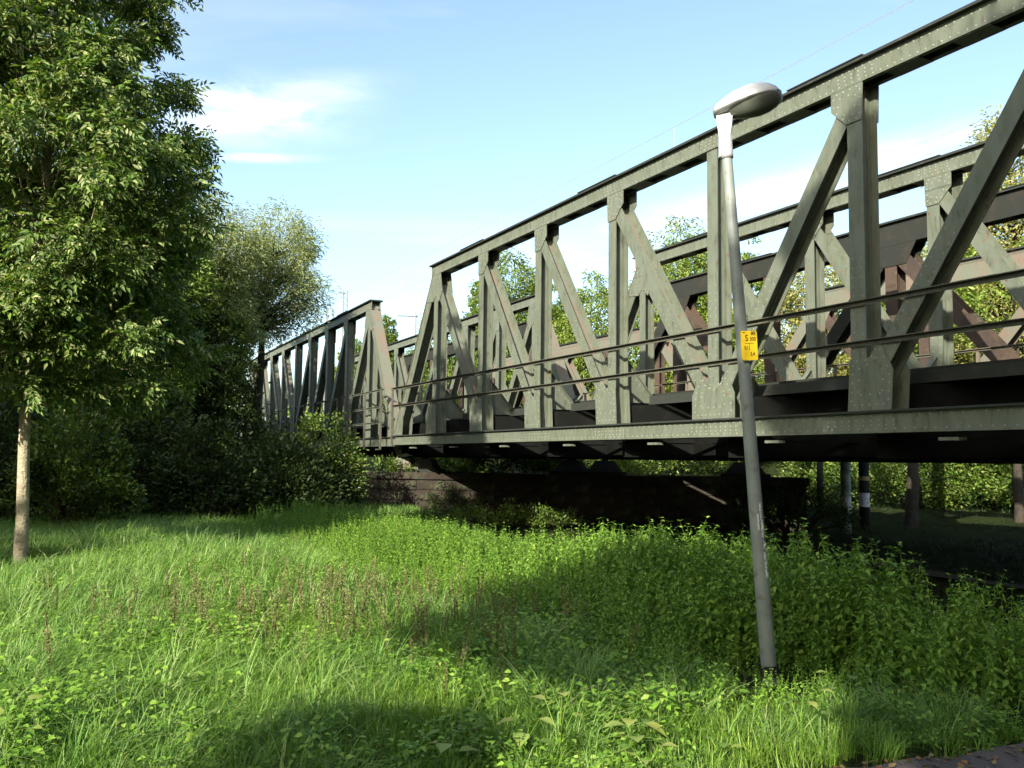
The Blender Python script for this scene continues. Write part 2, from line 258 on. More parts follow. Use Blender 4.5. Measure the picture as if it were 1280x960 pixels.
def bridge(name, label, group, lat0, tstart, rot, p, n, ls, ztop, zbot, skew, green, web, warren=False, ch=.34, rivet_nodes=99, wm_=4.68, pmat=None, deck=True):
    """tstart = far/near end L0; nodes run towards the camera: t = tstart - i*p (p negative runs away). skew shifts the second truss."""
    R = empty(name, (0, 0, 0), PHI + rot); o = NX * lat0 + BX * (T0 + tstart); R.location = (o[0], o[1], 0)
    tag(R, label, 'railway bridge', group)
    green0 = green
    for side in (0, 1):
        green = GREEN2 if (warren and side) else green0
        L0 = side * wm_; ts = lambda i: -i * p - side * skew
        fl = 'near truss' if side == 0 else 'far truss'
        sg = 1 if p > 0 else -1
        U0, U1 = 1, n - 1
        tb0, tb1 = sorted((ts(0) + sg * .35, ts(n) - sg * .35))
        tt0, tt1 = sorted((ts(U0) + sg * .32, ts(U1) - sg * .32))
        zt0, zt1, zb0, zb1 = ztop - ch, ztop, zbot, zbot + .30
        m = MB()                           # top chord: two web walls, riveted angles, battens below
        m.box(L0 - .018, L0, tt0, tt1, zt0, zt1 - .055); m.box(L0 + .31, L0 + .328, tt0, tt1, zt0, zt1 - .055)
        m.box(L0 + .0, L0 + .07, tt0, tt1, zt0, zt0 + .014); m.box(L0 + .24, L0 + .31, tt0, tt1, zt0, zt0 + .014)
        tc_ = m.build('top_chord', green, R)
        m = MB(); m.box(L0 - .10, L0 + .41, tt0 - .03, tt1 + .03, zt1 - .055, zt1 - .018); m.box(L0 - .075, L0 + .385, tt0 - .0, tt1 + .0, zt1 - .018, zt1)
        m.build('cover_plate', EDGE, R)
        q = MB().box(L0 - .10, L0 + .41, -.75, .75, 0, .016)
        qm = q.mesh('splice_plate', EDGE)
        for i in range(2, n - 1, 2):
            x = link('splice_plate', qm, R); x.location = (0, ts(i) + .5, zt1 + .001)
        bm_ = MB().box(L0 + .002, L0 + .308, -.28, .28, 0, .012).mesh('batten_plate', green)
        for i in range(int((tt1 - tt0) / 1.06)):
            x = link('batten_plate', bm_, R); x.location = (0, tt0 + .6 + i * 1.06, zt0 - .013)
        m = MB()
        m.box(L0 - .018, L0, tb0, tb1, zb0, zb1 - .03); m.box(L0 + .31, L0 + .328, tb0, tb1, zb0, zb1 - .03)
        m.box(L0 - .06, L0 - .018, tb0, tb1, zb0 - .014, zb0 + .002)
        bc_ = m.build('bottom_chord', green, R)
        m = MB(); m.box(L0 - .085, L0 + .395, tb0 - .01, tb1 + .01, zb1 - .03, zb1); m.box(L0 + .0, L0 + .31, tb0, tb1, zb0 - .018, zb0 - .004)
        m.build('flange_plate', EDGE, R)
        # rivets of the chords
        vis = lambda t: True
        P = []
        for z, st, of in ((zt0 + .045, .125, 0), (zt1 - .115, .125, .06)):
            P += [(L0 - .018, t, z) for t in np.arange(tt0 + .05 + of, tt1, st)]
        for i in range(U0, U1 + 1):
            P += [(L0 - .018, ts(i) + dx, zt0 + z) for dx in np.arange(-.35, .36, .125) for z in (.11, .17)]
        o_ = link('rivets', rmesh('rivets', P, (-1, 0, 0), .017, .012, RIV if green is GREEN else green), tc_); o_['kind'] = 'stuff'
        P = []
        for z, st, of in ((zb0 + .04, .16, 0), (zb1 - .075, .16, .08)):
            P += [(L0 - .018, t, z) for t in np.arange(tb0 + .05 + of, tb1, st)]
        for i in range(0, n + 1):
            P += [(L0 - .018, ts(i) + dx, zb0 + z) for dx in np.arange(-.6, .61, .13) for z in (.09, .16)]
        o_ = link('rivets', rmesh('rivets', P, (-1, 0, 0), .018, .013, RIV if green is GREEN else green), bc_); o_['kind'] = 'stuff'
        zl, zh = zb1 + .0, zt0 - .014
        zc0, zc1 = zb0 + .2, zt0 + .1
        # web members
        def member(nm, a, b, w=.275, d=.31, l=L0 + .004, rows=1, mm=None):
            hb = hbeam(a, b, w, d, l); o = hb.build(nm, (mm if warren else None) or green, R)
            if mm and not warren:
                o.data.materials.append(mm)
                for f_ in range(*hb.web): o.data.polygons[f_].material_index = 1
            P = []
            if rows:
                lowA = Vector(a) if a[1] < b[1] else Vector(b); hiA = Vector(b) if a[1] < b[1] else Vector(a)
                mid = lowA + (hiA - lowA) * min(1, 2.4 / (hiA - lowA).length)
                P += rivrow(lowA, mid, -w * .28, .13, l) + rivrow(lowA + (hiA - lowA).normalized() * .065, mid, w * .28, .13, l)
                o_ = link('rivets', rmesh('rivets', P, (-1, 0, 0), .015, .011, RIV if green is GREEN else green), o); o_['kind'] = 'stuff'
                P2 = rivrow(lowA, hiA, -w * .3 * (1 if p > 0 else 1), .15, l + d - .018)
                o_ = link('rivets', rmesh('rivets', P2, (-1, 0, 0), .013, .010, RIV if green is GREEN else green), o); o_['kind'] = 'stuff'
            return o
        def gusset(poly, rv=True, front=True):
            o = MB().plate(poly, L0 - .014, L0 + .003).build('gusset_plate', green, R)
            MB().plate(poly, L0 + .315, L0 + .327 + .004).build('gusset_plate', green, R)
            if rv:
                cx = sum(a for a, _ in poly) / len(poly); cz = sum(b for _, b in poly) / len(poly); P = []
                for k in range(len(poly)):
                    a, b = Vector(poly[k]), Vector(poly[(k + 1) % len(poly)]); L = (b - a).length; m_ = max(1, int(L / .13))
                    for j in range(m_):
                        q = a + (b - a) * ((j + .5) / m_); P.append((L0 - .014, q.x + (cx - q.x) * .16, q.y + (cz - q.y) * .16))
                        if j % 2 == 0: P.append((L0 - .014, q.x + (cx - q.x) * .45, q.y + (cz - q.y) * .45))
                o_ = link('rivets', rmesh('rivets', P, (-1, 0, 0), .018, .013, RIV if green is GREEN else green), o); o_['kind'] = 'stuff'
        mid = n // 2
        if not warren:
            for i in range(1, n):
                t = ts(i)
                if i not in (0, n): member('vertical_post', (t, zl), (t, zh), rows=(i <= rivet_nodes))
            for i in range(1, n):          # Pratt diagonals: lean outwards at the top on either side of the middle
                t = ts(i)
                for s in ((1,) if i < mid else (-1,) if i > mid else ()):
                    tb = ts(i + s)
                    if (s == 1 and i + 1 <= mid) or (s == -1 and i - 1 >= mid):
                        a = Vector((t, zt0 - .12)); b = Vector((tb, zb1 + .12)); e = (b - a).normalized()
                        member('diagonal_brace', tuple(a + e * .25), tuple(b - e * .30), w=.27, l=L0 + .006, rows=1, mm=web if (s * sg == 1) else green)
                if i != mid:
                    s = 1 if i < mid else -1
                    # t decreases with i when p > 0
                    dx = -sg * s
                    poly = [(t - dx * .17, zt0 - .001), (t - dx * .15, zt0 - .55), (t + dx * .14, zt0 - .55), (t + dx * .42, zt0 - .28), (t + dx * .42, zt0 - .001)]
                    if i in (1, n - 1): poly = [(t - dx * .62, zt0 - .55), (t - dx * .22, zt0 - .001), (t + dx * .36, zt0 - .001), (t + dx * .52, zt0 - .58), (t + dx * .28, zt0 - .86), (t + dx * .0, zt0 - .62), (t - dx * .18, zt0 - .8), (t - dx * .72, zt0 - .75)]
                    if dx < 0: poly = poly[::-1]
                    gusset(poly)
            for i in range(1, n):
                t = ts(i); zz = zb1 + .001
                if i == mid: poly = [(t - .56, zz), (t - .56, zz + .42), (t - .36, zz + .78), (t - .15, zz + .55), (t + .15, zz + .55), (t + .36, zz + .78), (t + .56, zz + .42), (t + .56, zz)]
                else:
                    dx = sg * (1 if i < mid else -1)
                    poly = [(t - dx * .20, zz), (t - dx * .15, zz + .75), (t + dx * .2, zz + .75), (t + dx * .38, zz + .98), (t + dx * .60, zz + .55), (t + dx * .56, zz)]
                    if dx < 0: poly = poly[::-1]
                gusset(poly)
            for i, j in ((0, 1), (n, n - 1)):
                a, b = Vector((ts(i), zb1 - .05)), Vector((ts(j), zt0 + .05)); e = (b - a).normalized()
                mo = member('end_post', tuple(a), tuple(b - e * .1), w=.34, d=.318, l=L0 + .003, mm=web if pmat else green)
                dx = -sg if i == 0 else sg
                poly = [(ts(i) - dx * .3, zb1), (ts(i) - dx * .22, zb1 + .45), (ts(i) + dx * .45, zb1 + .95), (ts(i) + dx * .62, zb1 + .6), (ts(i) + dx * .55, zb1)]
                if dx < 0: poly = poly[::-1]
                gusset(poly)
                # cover plate on the outer face of the end post (facing along the track)
                q = Vector((-e.y, e.x)); q = q if (q.x * dx < 0) else -q; w2 = .17
                b = a + e * ((zt1 - .075 - a.y) / e.y) if pmat else b; A, B = a + q * w2, b + q * w2; A2, B2 = A + q * .014, B + q * .014
                MB().hexa([(L0 - .03, *A), (L0 + .35, *A), (L0 + .35, *A2), (L0 - .03, *A2), (L0 - .03, *B), (L0 + .35, *B), (L0 + .35, *B2), (L0 - .03, *B2)]).build('end_cover', web, R)
        else:
            for i in range(1, n):
                t = ts(i)
                member('vertical_post', (t, zl), (t, zh), w=.34, rows=0, mm=web)
                if i % 2:
                    for s in (-1, 1):
                        if 0 < i + s < n:
                            a = Vector((t, zt0)); b = Vector((ts(i + s), zb1)); e = (b - a).normalized()
                            member('diagonal_brace', tuple(a + e * .3), tuple(b - e * .3), w=.38, rows=0, mm=web if s == 1 else green)
                    dx = .75; gusset([(t - dx, zt0 - .002), (t - .45, zt0 - .5), (t + .45, zt0 - .5), (t + dx, zt0 - .002)], rv=False)
                else: gusset([(t - .8, zb1), (t - .45, zb1 + .7), (t + .45, zb1 + .7), (t + .8, zb1)], rv=False)
            for i, j in ((0, 1), (n, n - 1)):
                member('end_post', (ts(i), zb1 - .05), (ts(j), zt0 + .05), w=.42, rows=0)
    green = green0
    # floor: cross girders, knee brackets, stringers, deck
    gt = zbot + .86
    for i in range(0, n + 1):
        t = -i * p; a, b = (.33, t), (wm_ + 0.0, t - skew)
        e = Vector((b[0] - a[0], b[1] - a[1])).normalized(); q = Vector((-e.y, e.x)) * .09
        def bar(z0, z1, h):
            k = h / .09; m.hexa([(a[0] - q.x * k, a[1] - q.y * k, z0), (b[0] - q.x * k, b[1] - q.y * k, z0), (b[0] + q.x * k, b[1] + q.y * k, z0), (a[0] + q.x * k, a[1] + q.y * k, z0),
                                (a[0] - q.x * k, a[1] - q.y * k, z1), (b[0] - q.x * k, b[1] - q.y * k, z1), (b[0] + q.x * k, b[1] + q.y * k, z1), (a[0] + q.x * k, a[1] + q.y * k, z1)])
        m = MB(); bar(zbot - .36, zbot - .34, .12); bar(zbot - .34, gt - .16, .012); m.build('cross_girder', DECKSH, R)
        for sd, x0 in ((1, .33), (-1, wm_)):
            tt = t if sd == 1 else t - skew
            m = MB(); pts = [(x0, gt - .1), (x0 + sd * .72, gt - .1), (x0 + sd * .70, gt - .02), (x0 + sd * .04, gt + .74), (x0, gt + .74)]
            V = [(x, tt - .008, z) for x, z in pts] + [(x, tt + .008, z) for x, z in pts]; k = 5
            m.add(V, [(0, 1, 2, 3, 4), (9, 8, 7, 6, 5)] + [(j, j + 5, (j + 1) % 5 + 5, (j + 1) % 5) for j in range(5)])
            h = [(pts[2][0], pts[2][1]), (pts[3][0], pts[3][1])]
            V = [(x + dx_, tt + dy, z + dz) for x, z in h for dx_, dz in ((0, 0), (sd * .012, .012)) for dy in (-.06, .06)]
            m.add(V, [(0, 1, 3, 2), (4, 6, 7, 5), (0, 4, 5, 1), (2, 3, 7, 6), (0, 2, 6, 4), (1, 5, 7, 3)])
            o = m.build('knee_bracket', green, R)
            if not warren:
                P = [(pts[2][0] + (pts[3][0] - pts[2][0]) * f - sd * .05, tt - .008, pts[2][1] + (pts[3][1] - pts[2][1]) * f - .05) for f in np.linspace(.06, .94, 8)]
                o_ = link('rivets', rmesh('rivets', P, (0, -1, 0), .016, .012, RIV if green is GREEN else green), o); o_['kind'] = 'stuff'
    ta, tz = sorted((.2 * (1 if p > 0 else -1), -n * p - .2 * (1 if p > 0 else -1)))
    def skewed(x0, x1, z0, z1, ext=0):
        def T(x, t): return t - skew * (x / wm_)
        return MB().hexa([(x0, T(x0, ta), z0), (x1, T(x1, ta), z0), (x1, T(x1, tz), z0), (x0, T(x0, tz), z0), (x0, T(x0, ta), z1), (x1, T(x1, ta), z1), (x1, T(x1, tz), z1), (x0, T(x0, tz), z1)])
    if deck:
        skewed(1.0, wm_ - .7, gt - .145, gt - .02).build('deck', DECKSH, R)
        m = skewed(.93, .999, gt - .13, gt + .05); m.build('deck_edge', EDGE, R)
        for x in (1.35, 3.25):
            skewed(x, x + .25, zbot - .33, gt - .16).build('stringer', DECKSH, R)
        for x in (1.75, 3.2):
            skewed(x, x + .07, gt + .065, gt + .19).build('rail', BROWND, R)
        sl = MB().box(1.35, wm_ - .8, -.13, .13, 0, .085).mesh('sleeper', BROWND)
        for j in range(int((tz - ta) / .62)):
            x = link('sleeper', sl, R); x.location = (0, ta + .3 + j * .62 - skew * .5, gt - .018)
    # small hanger plates under the near chord at every half panel, and diagonal floor bracing
    hp = MB(); hp.box(-.03, .12, -.15, .15, -.03, .012); hm = hp.mesh('bracing_plate', green)
    for i in range(n):
        x = link('bracing_plate', hm, R); x.location = (.0, -(i + .5) * p + .15, zbot - .10)
        a = (.2, -i * p); b = (wm_, -(i + 1) * p - skew)
        e = Vector((b[0] - a[0], b[1] - a[1])).normalized(); q = Vector((-e.y, e.x)) * .06
        MB().hexa([(a[0] - q.x, a[1] - q.y, zbot - .10), (b[0] - q.x, b[1] - q.y, zbot - .10), (b[0] + q.x, b[1] + q.y, zbot - .10), (a[0] + q.x, a[1] + q.y, zbot - .10),
                   (a[0] - q.x, a[1] - q.y, zbot - .08), (b[0] - q.x, b[1] - q.y, zbot - .08), (b[0] + q.x, b[1] + q.y, zbot - .08), (a[0] + q.x, a[1] + q.y, zbot - .08)]).build('wind_brace', DECKSH, R)
    return R
def lrail(R, x, t0, t1, z, m_, hz=.075, wx=.07):
    t0, t1 = sorted((t0, t1)); m = MB(); m.box(x - wx, x, t0, t1, z - .012, z); m.box(x - .01, x, t0, t1, z - hz, z - .012); return m.build('handrail', m_, R)

B1 = bridge('truss_bridge', 'nearest grey green riveted truss span with two long handrails, behind the leaning lamp post', 'railway truss spans', D0, 15.86, 0, 3.2, 10, 32, 7.54, 2.138, 4.0, GREEN, GREEN2)
for z in (4.012, 3.433): lrail(B1, -.022, .4, -32.5, z, RAILM)
rp_ = MB().box(-.10, -.035, -.035, .035, 2.15, 4.0).mesh('rail_post', RAILM)
for t in (.25,): x = link('rail_post', rp_, B1); x.location = (0, t, 0)
bd = MB().box(0, 1.15, -.11, .11, 0, .045).mesh('shade_plank', BROWND)
def shade_walkway(R, x0, t0, t1, z):  # rows of boards laid so that they shade the pier
    for j, t in enumerate(np.arange(min(t0, t1), max(t0, t1), .232)): x = link('shade_plank', bd, R); x.location = (x0, t, z)
    for x in (x0 + .15, x0 + .95): MB().box(x, x + .08, min(t0, t1), max(t0, t1), z - .1, z - .002).build('shade_walkway_beam', BROWND, R)
shade_walkway(B1, 4.68 + .42, -4.5, -34, 2.5)  # hidden boards added here to keep the sun off the pier
B2 = bridge('truss_bridge', 'farther grey green truss span on the left, half hidden by the willow and bushes', 'railway truss spans', D0, 16.22, -.022, -3.0, 10, 30, 7.40, 2.10, 4.0, GREEN, GREEN2, pmat=True)
rp2 = MB().box(-.36, -.30, -.035, .035, 2.0, 3.98).mesh('rail_post', RAILM)
for i in range(0, 17):
    x = link('rail_post', rp2, B2); x.location = (0, .3 + i * 1.85, 0)
for z in (3.99, 3.42, 2.9): lrail(B2, -.29, .1, 30.5, z, GREEN, hz=.06, wx=.05)
B3 = bridge('truss_bridge', 'dark rust brown truss span of the second railway bridge, seen through the near one', 'railway truss spans', 18.0, 15.35, 0, 4.23, 8, 34, 7.54, 2.1, 1.0, BROWND, BROWN, warren=True, ch=.6, wm_=5.1)
B4 = bridge('truss_bridge', 'rust brown left span of the second railway bridge, behind the left grey green span', 'railway truss spans', 18.0, 16.2, -.010, -4.1, 6, 25, 7.54, 2.1, 1.0, BROWND, BROWN, warren=True, ch=.6, wm_=5.1)

shade_walkway(B3, -1.52, -.5, -33, 2.5)  # boards widened to close the sunlit gap above the pier
for z in (4.05, 3.75): lrail(B3, -1.2, -.5, -33, z, GREEN2, hz=.05, wx=.05)
rp3 = MB().box(-1.2, -1.14, -.03, .03, 2.55, 4.04).mesh('rail_post', GREEN2)
for i in range(18): x = link('rail_post', rp3, B3); x.location = (0, -.6 - i * 1.9, 0)

# ------------------------------------------------------------------ pier with bearings
PO = np.array([-4.95, 30.9]); PD = np.array([.972, -.236]); PN = np.array([-.236, -.972])     # from its left end along the face; outward normal of the face
PR = empty('stone_pier', (PO[0], PO[1], 0), math.atan2(PD[1], PD[0])); tag(PR, 'long dark sandstone pier wall with ivy, carrying the bridge ends', 'bridge pier')
PL, PZ = 14.2, 1.02
MB().box(.04, PL - .04, .04, 1.96, -1.2, PZ - .002).build('core', MORTAR, PR)
cp = MB(); cp.box(-.06, PL + .05, -.08, 2.08, PZ, PZ + .22); cp.build('coping', PIERM, PR)
stm = []
for w in (.62, .78, .95):
    bmv = []
    for v in range(2):
        m = MB(); r_ = lambda: random.uniform(-.018, .018)
        x1, z1, y0, y1 = w - .018, .322, 0, .12
        m.add([(0, y0 + r_(), 0), (x1, y0 + r_(), 0), (x1, y0 + r_(), z1), (0, y0 + r_(), z1), (x1 / 2, y0 - .03 + r_(), z1 / 2), (0, y1, 0), (x1, y1, 0), (x1, y1, z1), (0, y1, z1)],
              [(0, 1, 4), (1, 2, 4), (2, 3, 4), (3, 0, 4), (0, 5, 6, 1), (1, 6, 7, 2), (2, 7, 8, 3), (3, 8, 5, 0)])
        bmv.append(m.mesh('stone', PIERM))
    stm.append((w, bmv))
for row in range(6):
    x = 0; z = PZ - .34 * (row + 1)
    while x < PL - .2:
        w, ms = random.choice(stm)
        if x + w > PL: w, ms = stm[0]
        if x + w > PL + .05: break
        o = link('stone', random.choice(ms), PR); o.location = (x, random.uniform(-.02, .015), z); x += w
for row in range(6):                      # end face on the left
    x = 0; z = PZ - .34 * (row + 1)
    for w, ms in (stm[0], stm[1], stm[0]) if row % 2 else (stm[1], stm[0], stm[0]):
        o = link('stone', ms[row % 2], PR); o.location = (-.05 + random.uniform(-.02, .015), 2.0 - x, z); o.rotation_euler = (0, 0, -math.pi / 2); x += w
def bearing(s, label, w=.42, tall=1.0):
    R = empty('bridge_bearing', (PO[0] + PD[0] * s - PN[0] * .9, PO[1] + PD[1] * s - PN[1] * .9, PZ + .22), math.atan2(PD[1], PD[0])); tag(R, label, 'bearing', 'bridge bearings on the pier')
    h = (2.12 - PZ - .22)
    MB().box(-w - .12, w + .12, -w - .08, w + .08, .001, .10).build('base_plate', BROWND, R)
    m = MB(); m.hexa([(-w, -w, .10), (w, -w, .10), (w, w, .10), (-w, w, .10), (-w * .55, -w * .55, h * .52), (w * .55, -w * .55, h * .52), (w * .55, w * .55, h * .52), (-w * .55, w * .55, h * .52)])
    m.build('lower_shoe', GREEN2 if tall else BROWND, R)
    m = MB(); m.tube([(0, -w * .6, h * .56), (0, w * .6, h * .56)], .07, 10); m.build('pin', BROWND, R)
    m = MB(); m.hexa([(-w * .5, -w * .5, h * .60), (w * .5, -w * .5, h * .60), (w * .5, w * .5, h * .60), (-w * .5, w * .5, h * .60), (-w * .8, -w * .8, h - .03), (w * .8, -w * .8, h - .03), (w * .8, w * .8, h - .03), (-w * .8, w * .8, h - .03)])
    m.build('upper_shoe', GREEN2 if tall else BROWND, R); return R
bearing(1.15, 'pale steel bearing shoe at the left end of the stone pier'); bearing(1.9, 'second steel bearing shoe from the left end of the stone pier')
bearing(6.9, 'dark bearing shoe in the middle of the pier, under the far truss', .5, 0); bearing(8.0, 'dark bearing shoe right of the middle one on the pier', .5, 0)
bearing(12.4, 'dark bearing block near the right end of the stone pier', .62, 0)

# ------------------------------------------------------------------ columns under the second bridge
def column(px, Y, r, label, bands, base):
    P = ondep(px, 600, Y); R = empty('support_column', (P.x, P.y, float(gz(P.x, P.y)))); tag(R, label, 'column'); g = R.location.z
    zt = 2.05 - g
    MB().tube([(0, 0, -.3), (0, 0, zt)], r, 16).build('shaft', base, R, True)
    MB().box(-r * 1.5, r * 1.5, -r * 1.5, r * 1.5, zt, zt + .06).build('cap_plate', base, R)
    for z0, z1, mm in bands: MB().tube([(0, 0, z0), (0, 0, z1)], r + .006, 16, False).build('painted_band', mm, R, True)
    for z in (.6, 1.2): MB().tube([(0, 0, z), (0, 0, z + .03)], r + .02, 16).build('joint_ring', base, R, True)
column(1057, 29, .15, 'pale green painted round steel column, left one of the two under the bridge', [(.75, 1.15, WHITEB)], POSTW)
column(1080, 30, .16, 'dark round column with an ochre band and a white band, right of the pale one', [(1.55, 1.68, OCHRE), (.7, 1.15, WHITEB)], BROWND)
column(1025, 33, .11, 'thin dark column in the shade at the right end of the pier', [], BROWND)

# ------------------------------------------------------------------ street lamp
LB = Vector((2.03, 7.3, 0)); LT = Vector((1.70, 7.3, 4.50)); LA = (LT - LB)
LR = empty('street_lamp', LB); tag(LR, 'leaning grey green lamp post with a pale tilted lamp head, standing in the nettles', 'street lamp')
h1 = LA * .90; m = MB()
pts = [LA * (k / 24) * .925 for k in range(25)]; m.tube([(0, 0, -.3)] + pts, [.061] + [.061 - .019 * (k / 24) for k in range(25)], 24, False); pole = m.build('pole', LAMPP, LR, True)
m = MB(); m.tube([LA * .925 - LA.normalized() * .006, LA * .93, LA * .985], [.050, .052, .052], 24); m.build('spigot_sleeve', LAMPT, LR, True)
m = MB(); m.tube([LA * .012, LA * .03], [.078, .074], 20, False); m.build('base_collar', BROWND, LR, True)
MB().box(-.064, -.054, -.025, .025, -.02, .17).build('service_flap', LAMPT, LR).location = LA * .93
HR = empty('lamp_head_unused', (0, 0, 0)); bpy.data.objects.remove(HR)
ha = Vector((.93, -.30, .22)).normalized(); hs = Vector((0, 0, 1)).cross(ha).normalized(); hu = ha.cross(hs)
HO = LA * 1.0 + ha * -.07 + hu * .06
def lamp_loft(name, secs, mm, closed=True):
    m = MB(); ns = 20
    for (u, w, zt_, zb_, a0, a1) in secs:
        for j in range(ns + 1):
            a = a0 + (a1 - a0) * j / ns; cx = math.cos(a); sx = math.sin(a)
            q = HO + ha * u + hs * (w * cx) + hu * ((zt_ if sx > 0 else zb_) * sx + .0); m.v.append(tuple(q))
    for i in range(len(secs) - 1):
        for j in range(ns): a = i * (ns + 1) + j; m.f.append((a, a + 1, a + ns + 2, a + ns + 1))
    m.f.append(tuple(range(ns, -1, -1))); m.f.append(tuple((len(secs) - 1) * (ns + 1) + j for j in range(ns + 1)))
    return m.build(name, mm, LR, True)
prof = [(0, .05, .03), (.015, .068, .048), (.05, .085, .072), (.12, .11, .10), (.2, .138, .125), (.31, .158, .135), (.40, .152, .122), (.47, .128, .092), (.515, .09, .058), (.54, .045, .022)]
lamp_loft('upper_shell', [(u, w, t, 0.0, 0, math.pi) for u, w, t in prof], LSHELL)
lamp_loft('rim_band', [(u - .002, w + .006, .004, .04, 0, 2 * math.pi) for u, w, t in prof], LAMPT)
lamp_loft('lamp_bowl', [(.17 + (u - .1) * .86, w * .88, .0, -(-1) * (t * .72 + .035), math.pi, 2 * math.pi) for u, w, t in prof[2:]], LGLASS)
m = MB(); a, b = LA * .965, HO + ha * .06 - hu * .03
m.hexa([tuple(a + v) for v in (-ha * .048 - hs * .032, ha * .046 - hs * .032, ha * .046 + hs * .032, -ha * .048 + hs * .032)] + [tuple(HO + v) for v in (ha * .02 - hs * .034 + hu * .01, ha * .17 - hs * .045 + hu * .0, ha * .17 + hs * .045 + hu * .0, ha * .02 + hs * .034 + hu * .01)])
m.build('neck_bracket', LSHELL, LR)
# scrawl on the post: looping handwriting drawn on its surface
def on_post(s, a, r=.004):                # s metres up the post, angle a
    k = s / LA.length; rr = .061 - .019 * k + r; return LA * k + Vector((math.cos(a) * rr, math.sin(a) * rr, 0))
m = MB()
def scrawl(s0, n, a0, w, h):
    for k in range(n):
        pts = []; r1, r2 = random.uniform(.7, 1.2), random.choice((0, 1, 1, 2)); ph = random.uniform(0, 6)
        for q in range(11):
            f = q / 10; x = (f * .9 + .35 * math.sin(f * 6.3 * (1 + r2 * .5) + ph)) * h; y = w * r1 * (.5 + .5 * math.sin(f * 6.3 * (1 + (r2 > 0)) + ph * .5))
            pts.append(on_post(s0 - k * h * 1.05 - x, a0 + y / .06))
        m.tube(pts, .003, 4)
scrawl(1.38, 9, -1.32, .022, .028); scrawl(1.09, 2, -1.20, .034, .035); scrawl(1.0, 6, -1.22, .022, .03); scrawl(1.30, 6, -1.72, .014, .02)
o = m.build('scrawled_writing', CHALK, LR)
# yellow marker plate clamped to the post
k = (2.62) / LA.z; SP = LB + LA * k + Vector((.035, -.078, 0)); SR = empty('marker_plate', SP, .10); SR.rotation_euler = (0, -.045, .14)
tag(SR, 'small yellow plate with black S 300 lettering, fixed to the lamp post', 'sign')
w, h, r = .067, .117, .014; out = []
for cx, cz, a0 in ((w - r, h - r, 0), (-w + r, h - r, 90), (-w + r, -h + r, 180), (w - r, -h + r, 270)):
    for q in range(5): a = math.radians(a0 + q * 22.5); out.append((cx + r * math.cos(a), cz + r * math.sin(a)))
m = MB(); n_ = len(out); m.add([(x, 0, z) for x, z in out] + [(x, .006, z) for x, z in out], [tuple(range(n_)), tuple(range(2 * n_ - 1, n_ - 1, -1))] + [(i, (i + 1) % n_, (i + 1) % n_ + n_, i + n_) for i in range(n_)])
m.build('plate', YEL, SR)
def text(s, x, z, size, sx=.75):
    cu = bpy.data.curves.new('lettering', 'FONT'); cu.body = s; cu.size = size; cu.extrude = .0006; cu.offset = .0007; cu.materials.append(BLACK)
    f = bpy.data.objects.new('lettering_curve', cu); me = bpy.data.meshes.new_from_object(f); me.name = 'lettering'; bpy.data.objects.remove(f); o = link('lettering', me, SR); o.location = (x, -.0012, z); o.rotation_euler = (math.pi / 2, 0, 0); o.scale = (sx, 1, 1)
text('80', .016, .084, .040, .85); text('S', -.034, .036, .072, .85); text('300', .004, .036, .044, .78); text('0,1', -.042, -.030, .042, .66); text('3,4', .003, -.080, .042, .75); text('Gas', -.050, .100, .012, 1.0)
MB().box(-.036, .040, -.0016, 0, .016, .0195).build('rule_line', BLACK, SR); MB().box(-.002, .0012, -.0018, -.0001, -.040, .0158).build('rule_line', BLACK, SR)
MB().box(-.04, .04, .006, .02, -.055, -.045).build('clamp_band', LAMPT, SR); MB().box(-.04, .04, .006, .02, .045, .055).build('clamp_band', LAMPT, SR)

# ------------------------------------------------------------------ overhead line
def wire(label, lat, zc, sag=.5, drop=1.3):
    R = empty('overhead_wire'); tag(R, label, 'overhead wire', 'overhead wires'); pts = []
    q0 = NX * lat + BX * (T0 - 12)
    def P(t, z): q = NX * lat + BX * (T0 + t); return (q[0], q[1], z)
    zz = lambda t: zc - sag + sag * ((((t + 20) % 60) / 30 - 1) ** 2)
    MB().tube([P(t, zz(t)) for t in np.arange(-20, 101, 5)], .008, 4).build('messenger_wire', WIRE, R)
    for k, t in enumerate(np.arange(-14, 98, 9)): MB().tube([P(t, zz(t)), P(t, zz(t) - drop)], .006, 3).build('dropper', WIRE, R)
    MB().tube([P(t, zc - sag - drop + .1) for t in (-20, 100)], .007, 4).build('contact_wire', WIRE, R)
wire('thin overhead wire with droppers above the nearest bridge', 12.6, 9.75, .4, 1.0)
wire('thin overhead wire high above the second brown bridge', 20.4, 10.6, .4, 1.2)
def mast(px, py, Y, h_, label, arm):
    P = ondep(px, py, Y); R = empty('catenary_mast', (P.x, P.y, P.z - h_)); tag(R, label, 'mast'); m = MB()
    for dx in (-.2, .2):
        for dy in (-.2, .2): m.box(dx - .03, dx + .03, dy - .03, dy + .03, 0, h_)
    m.build('lattice_legs', MASTM, R); m = MB()
    for z in np.arange(.3, h_ - .6, .6): m.tube([(-.2, -.2, z), (.2, -.2, z + .5)], .025, 4); m.tube([(.2, .2, z), (-.2, .2, z + .5)], .025, 4)
    m.build('lacing', MASTM, R)
    if arm: MB().tube([(0, 0, h_ - .3), (-arm, 0, h_ - .25)], .06, 5).build('cantilever_arm', MASTM, R)
mast(523, 391, 75, 11, 'distant lattice mast with a short arm, above the second bridge chord', 1.7)
mast(413, 385, 58, 10.5, 'lattice mast behind the left span, beside the willow', 0)
mast(432, 363, 95, 14, 'thin faraway mast standing above the left span', .8)

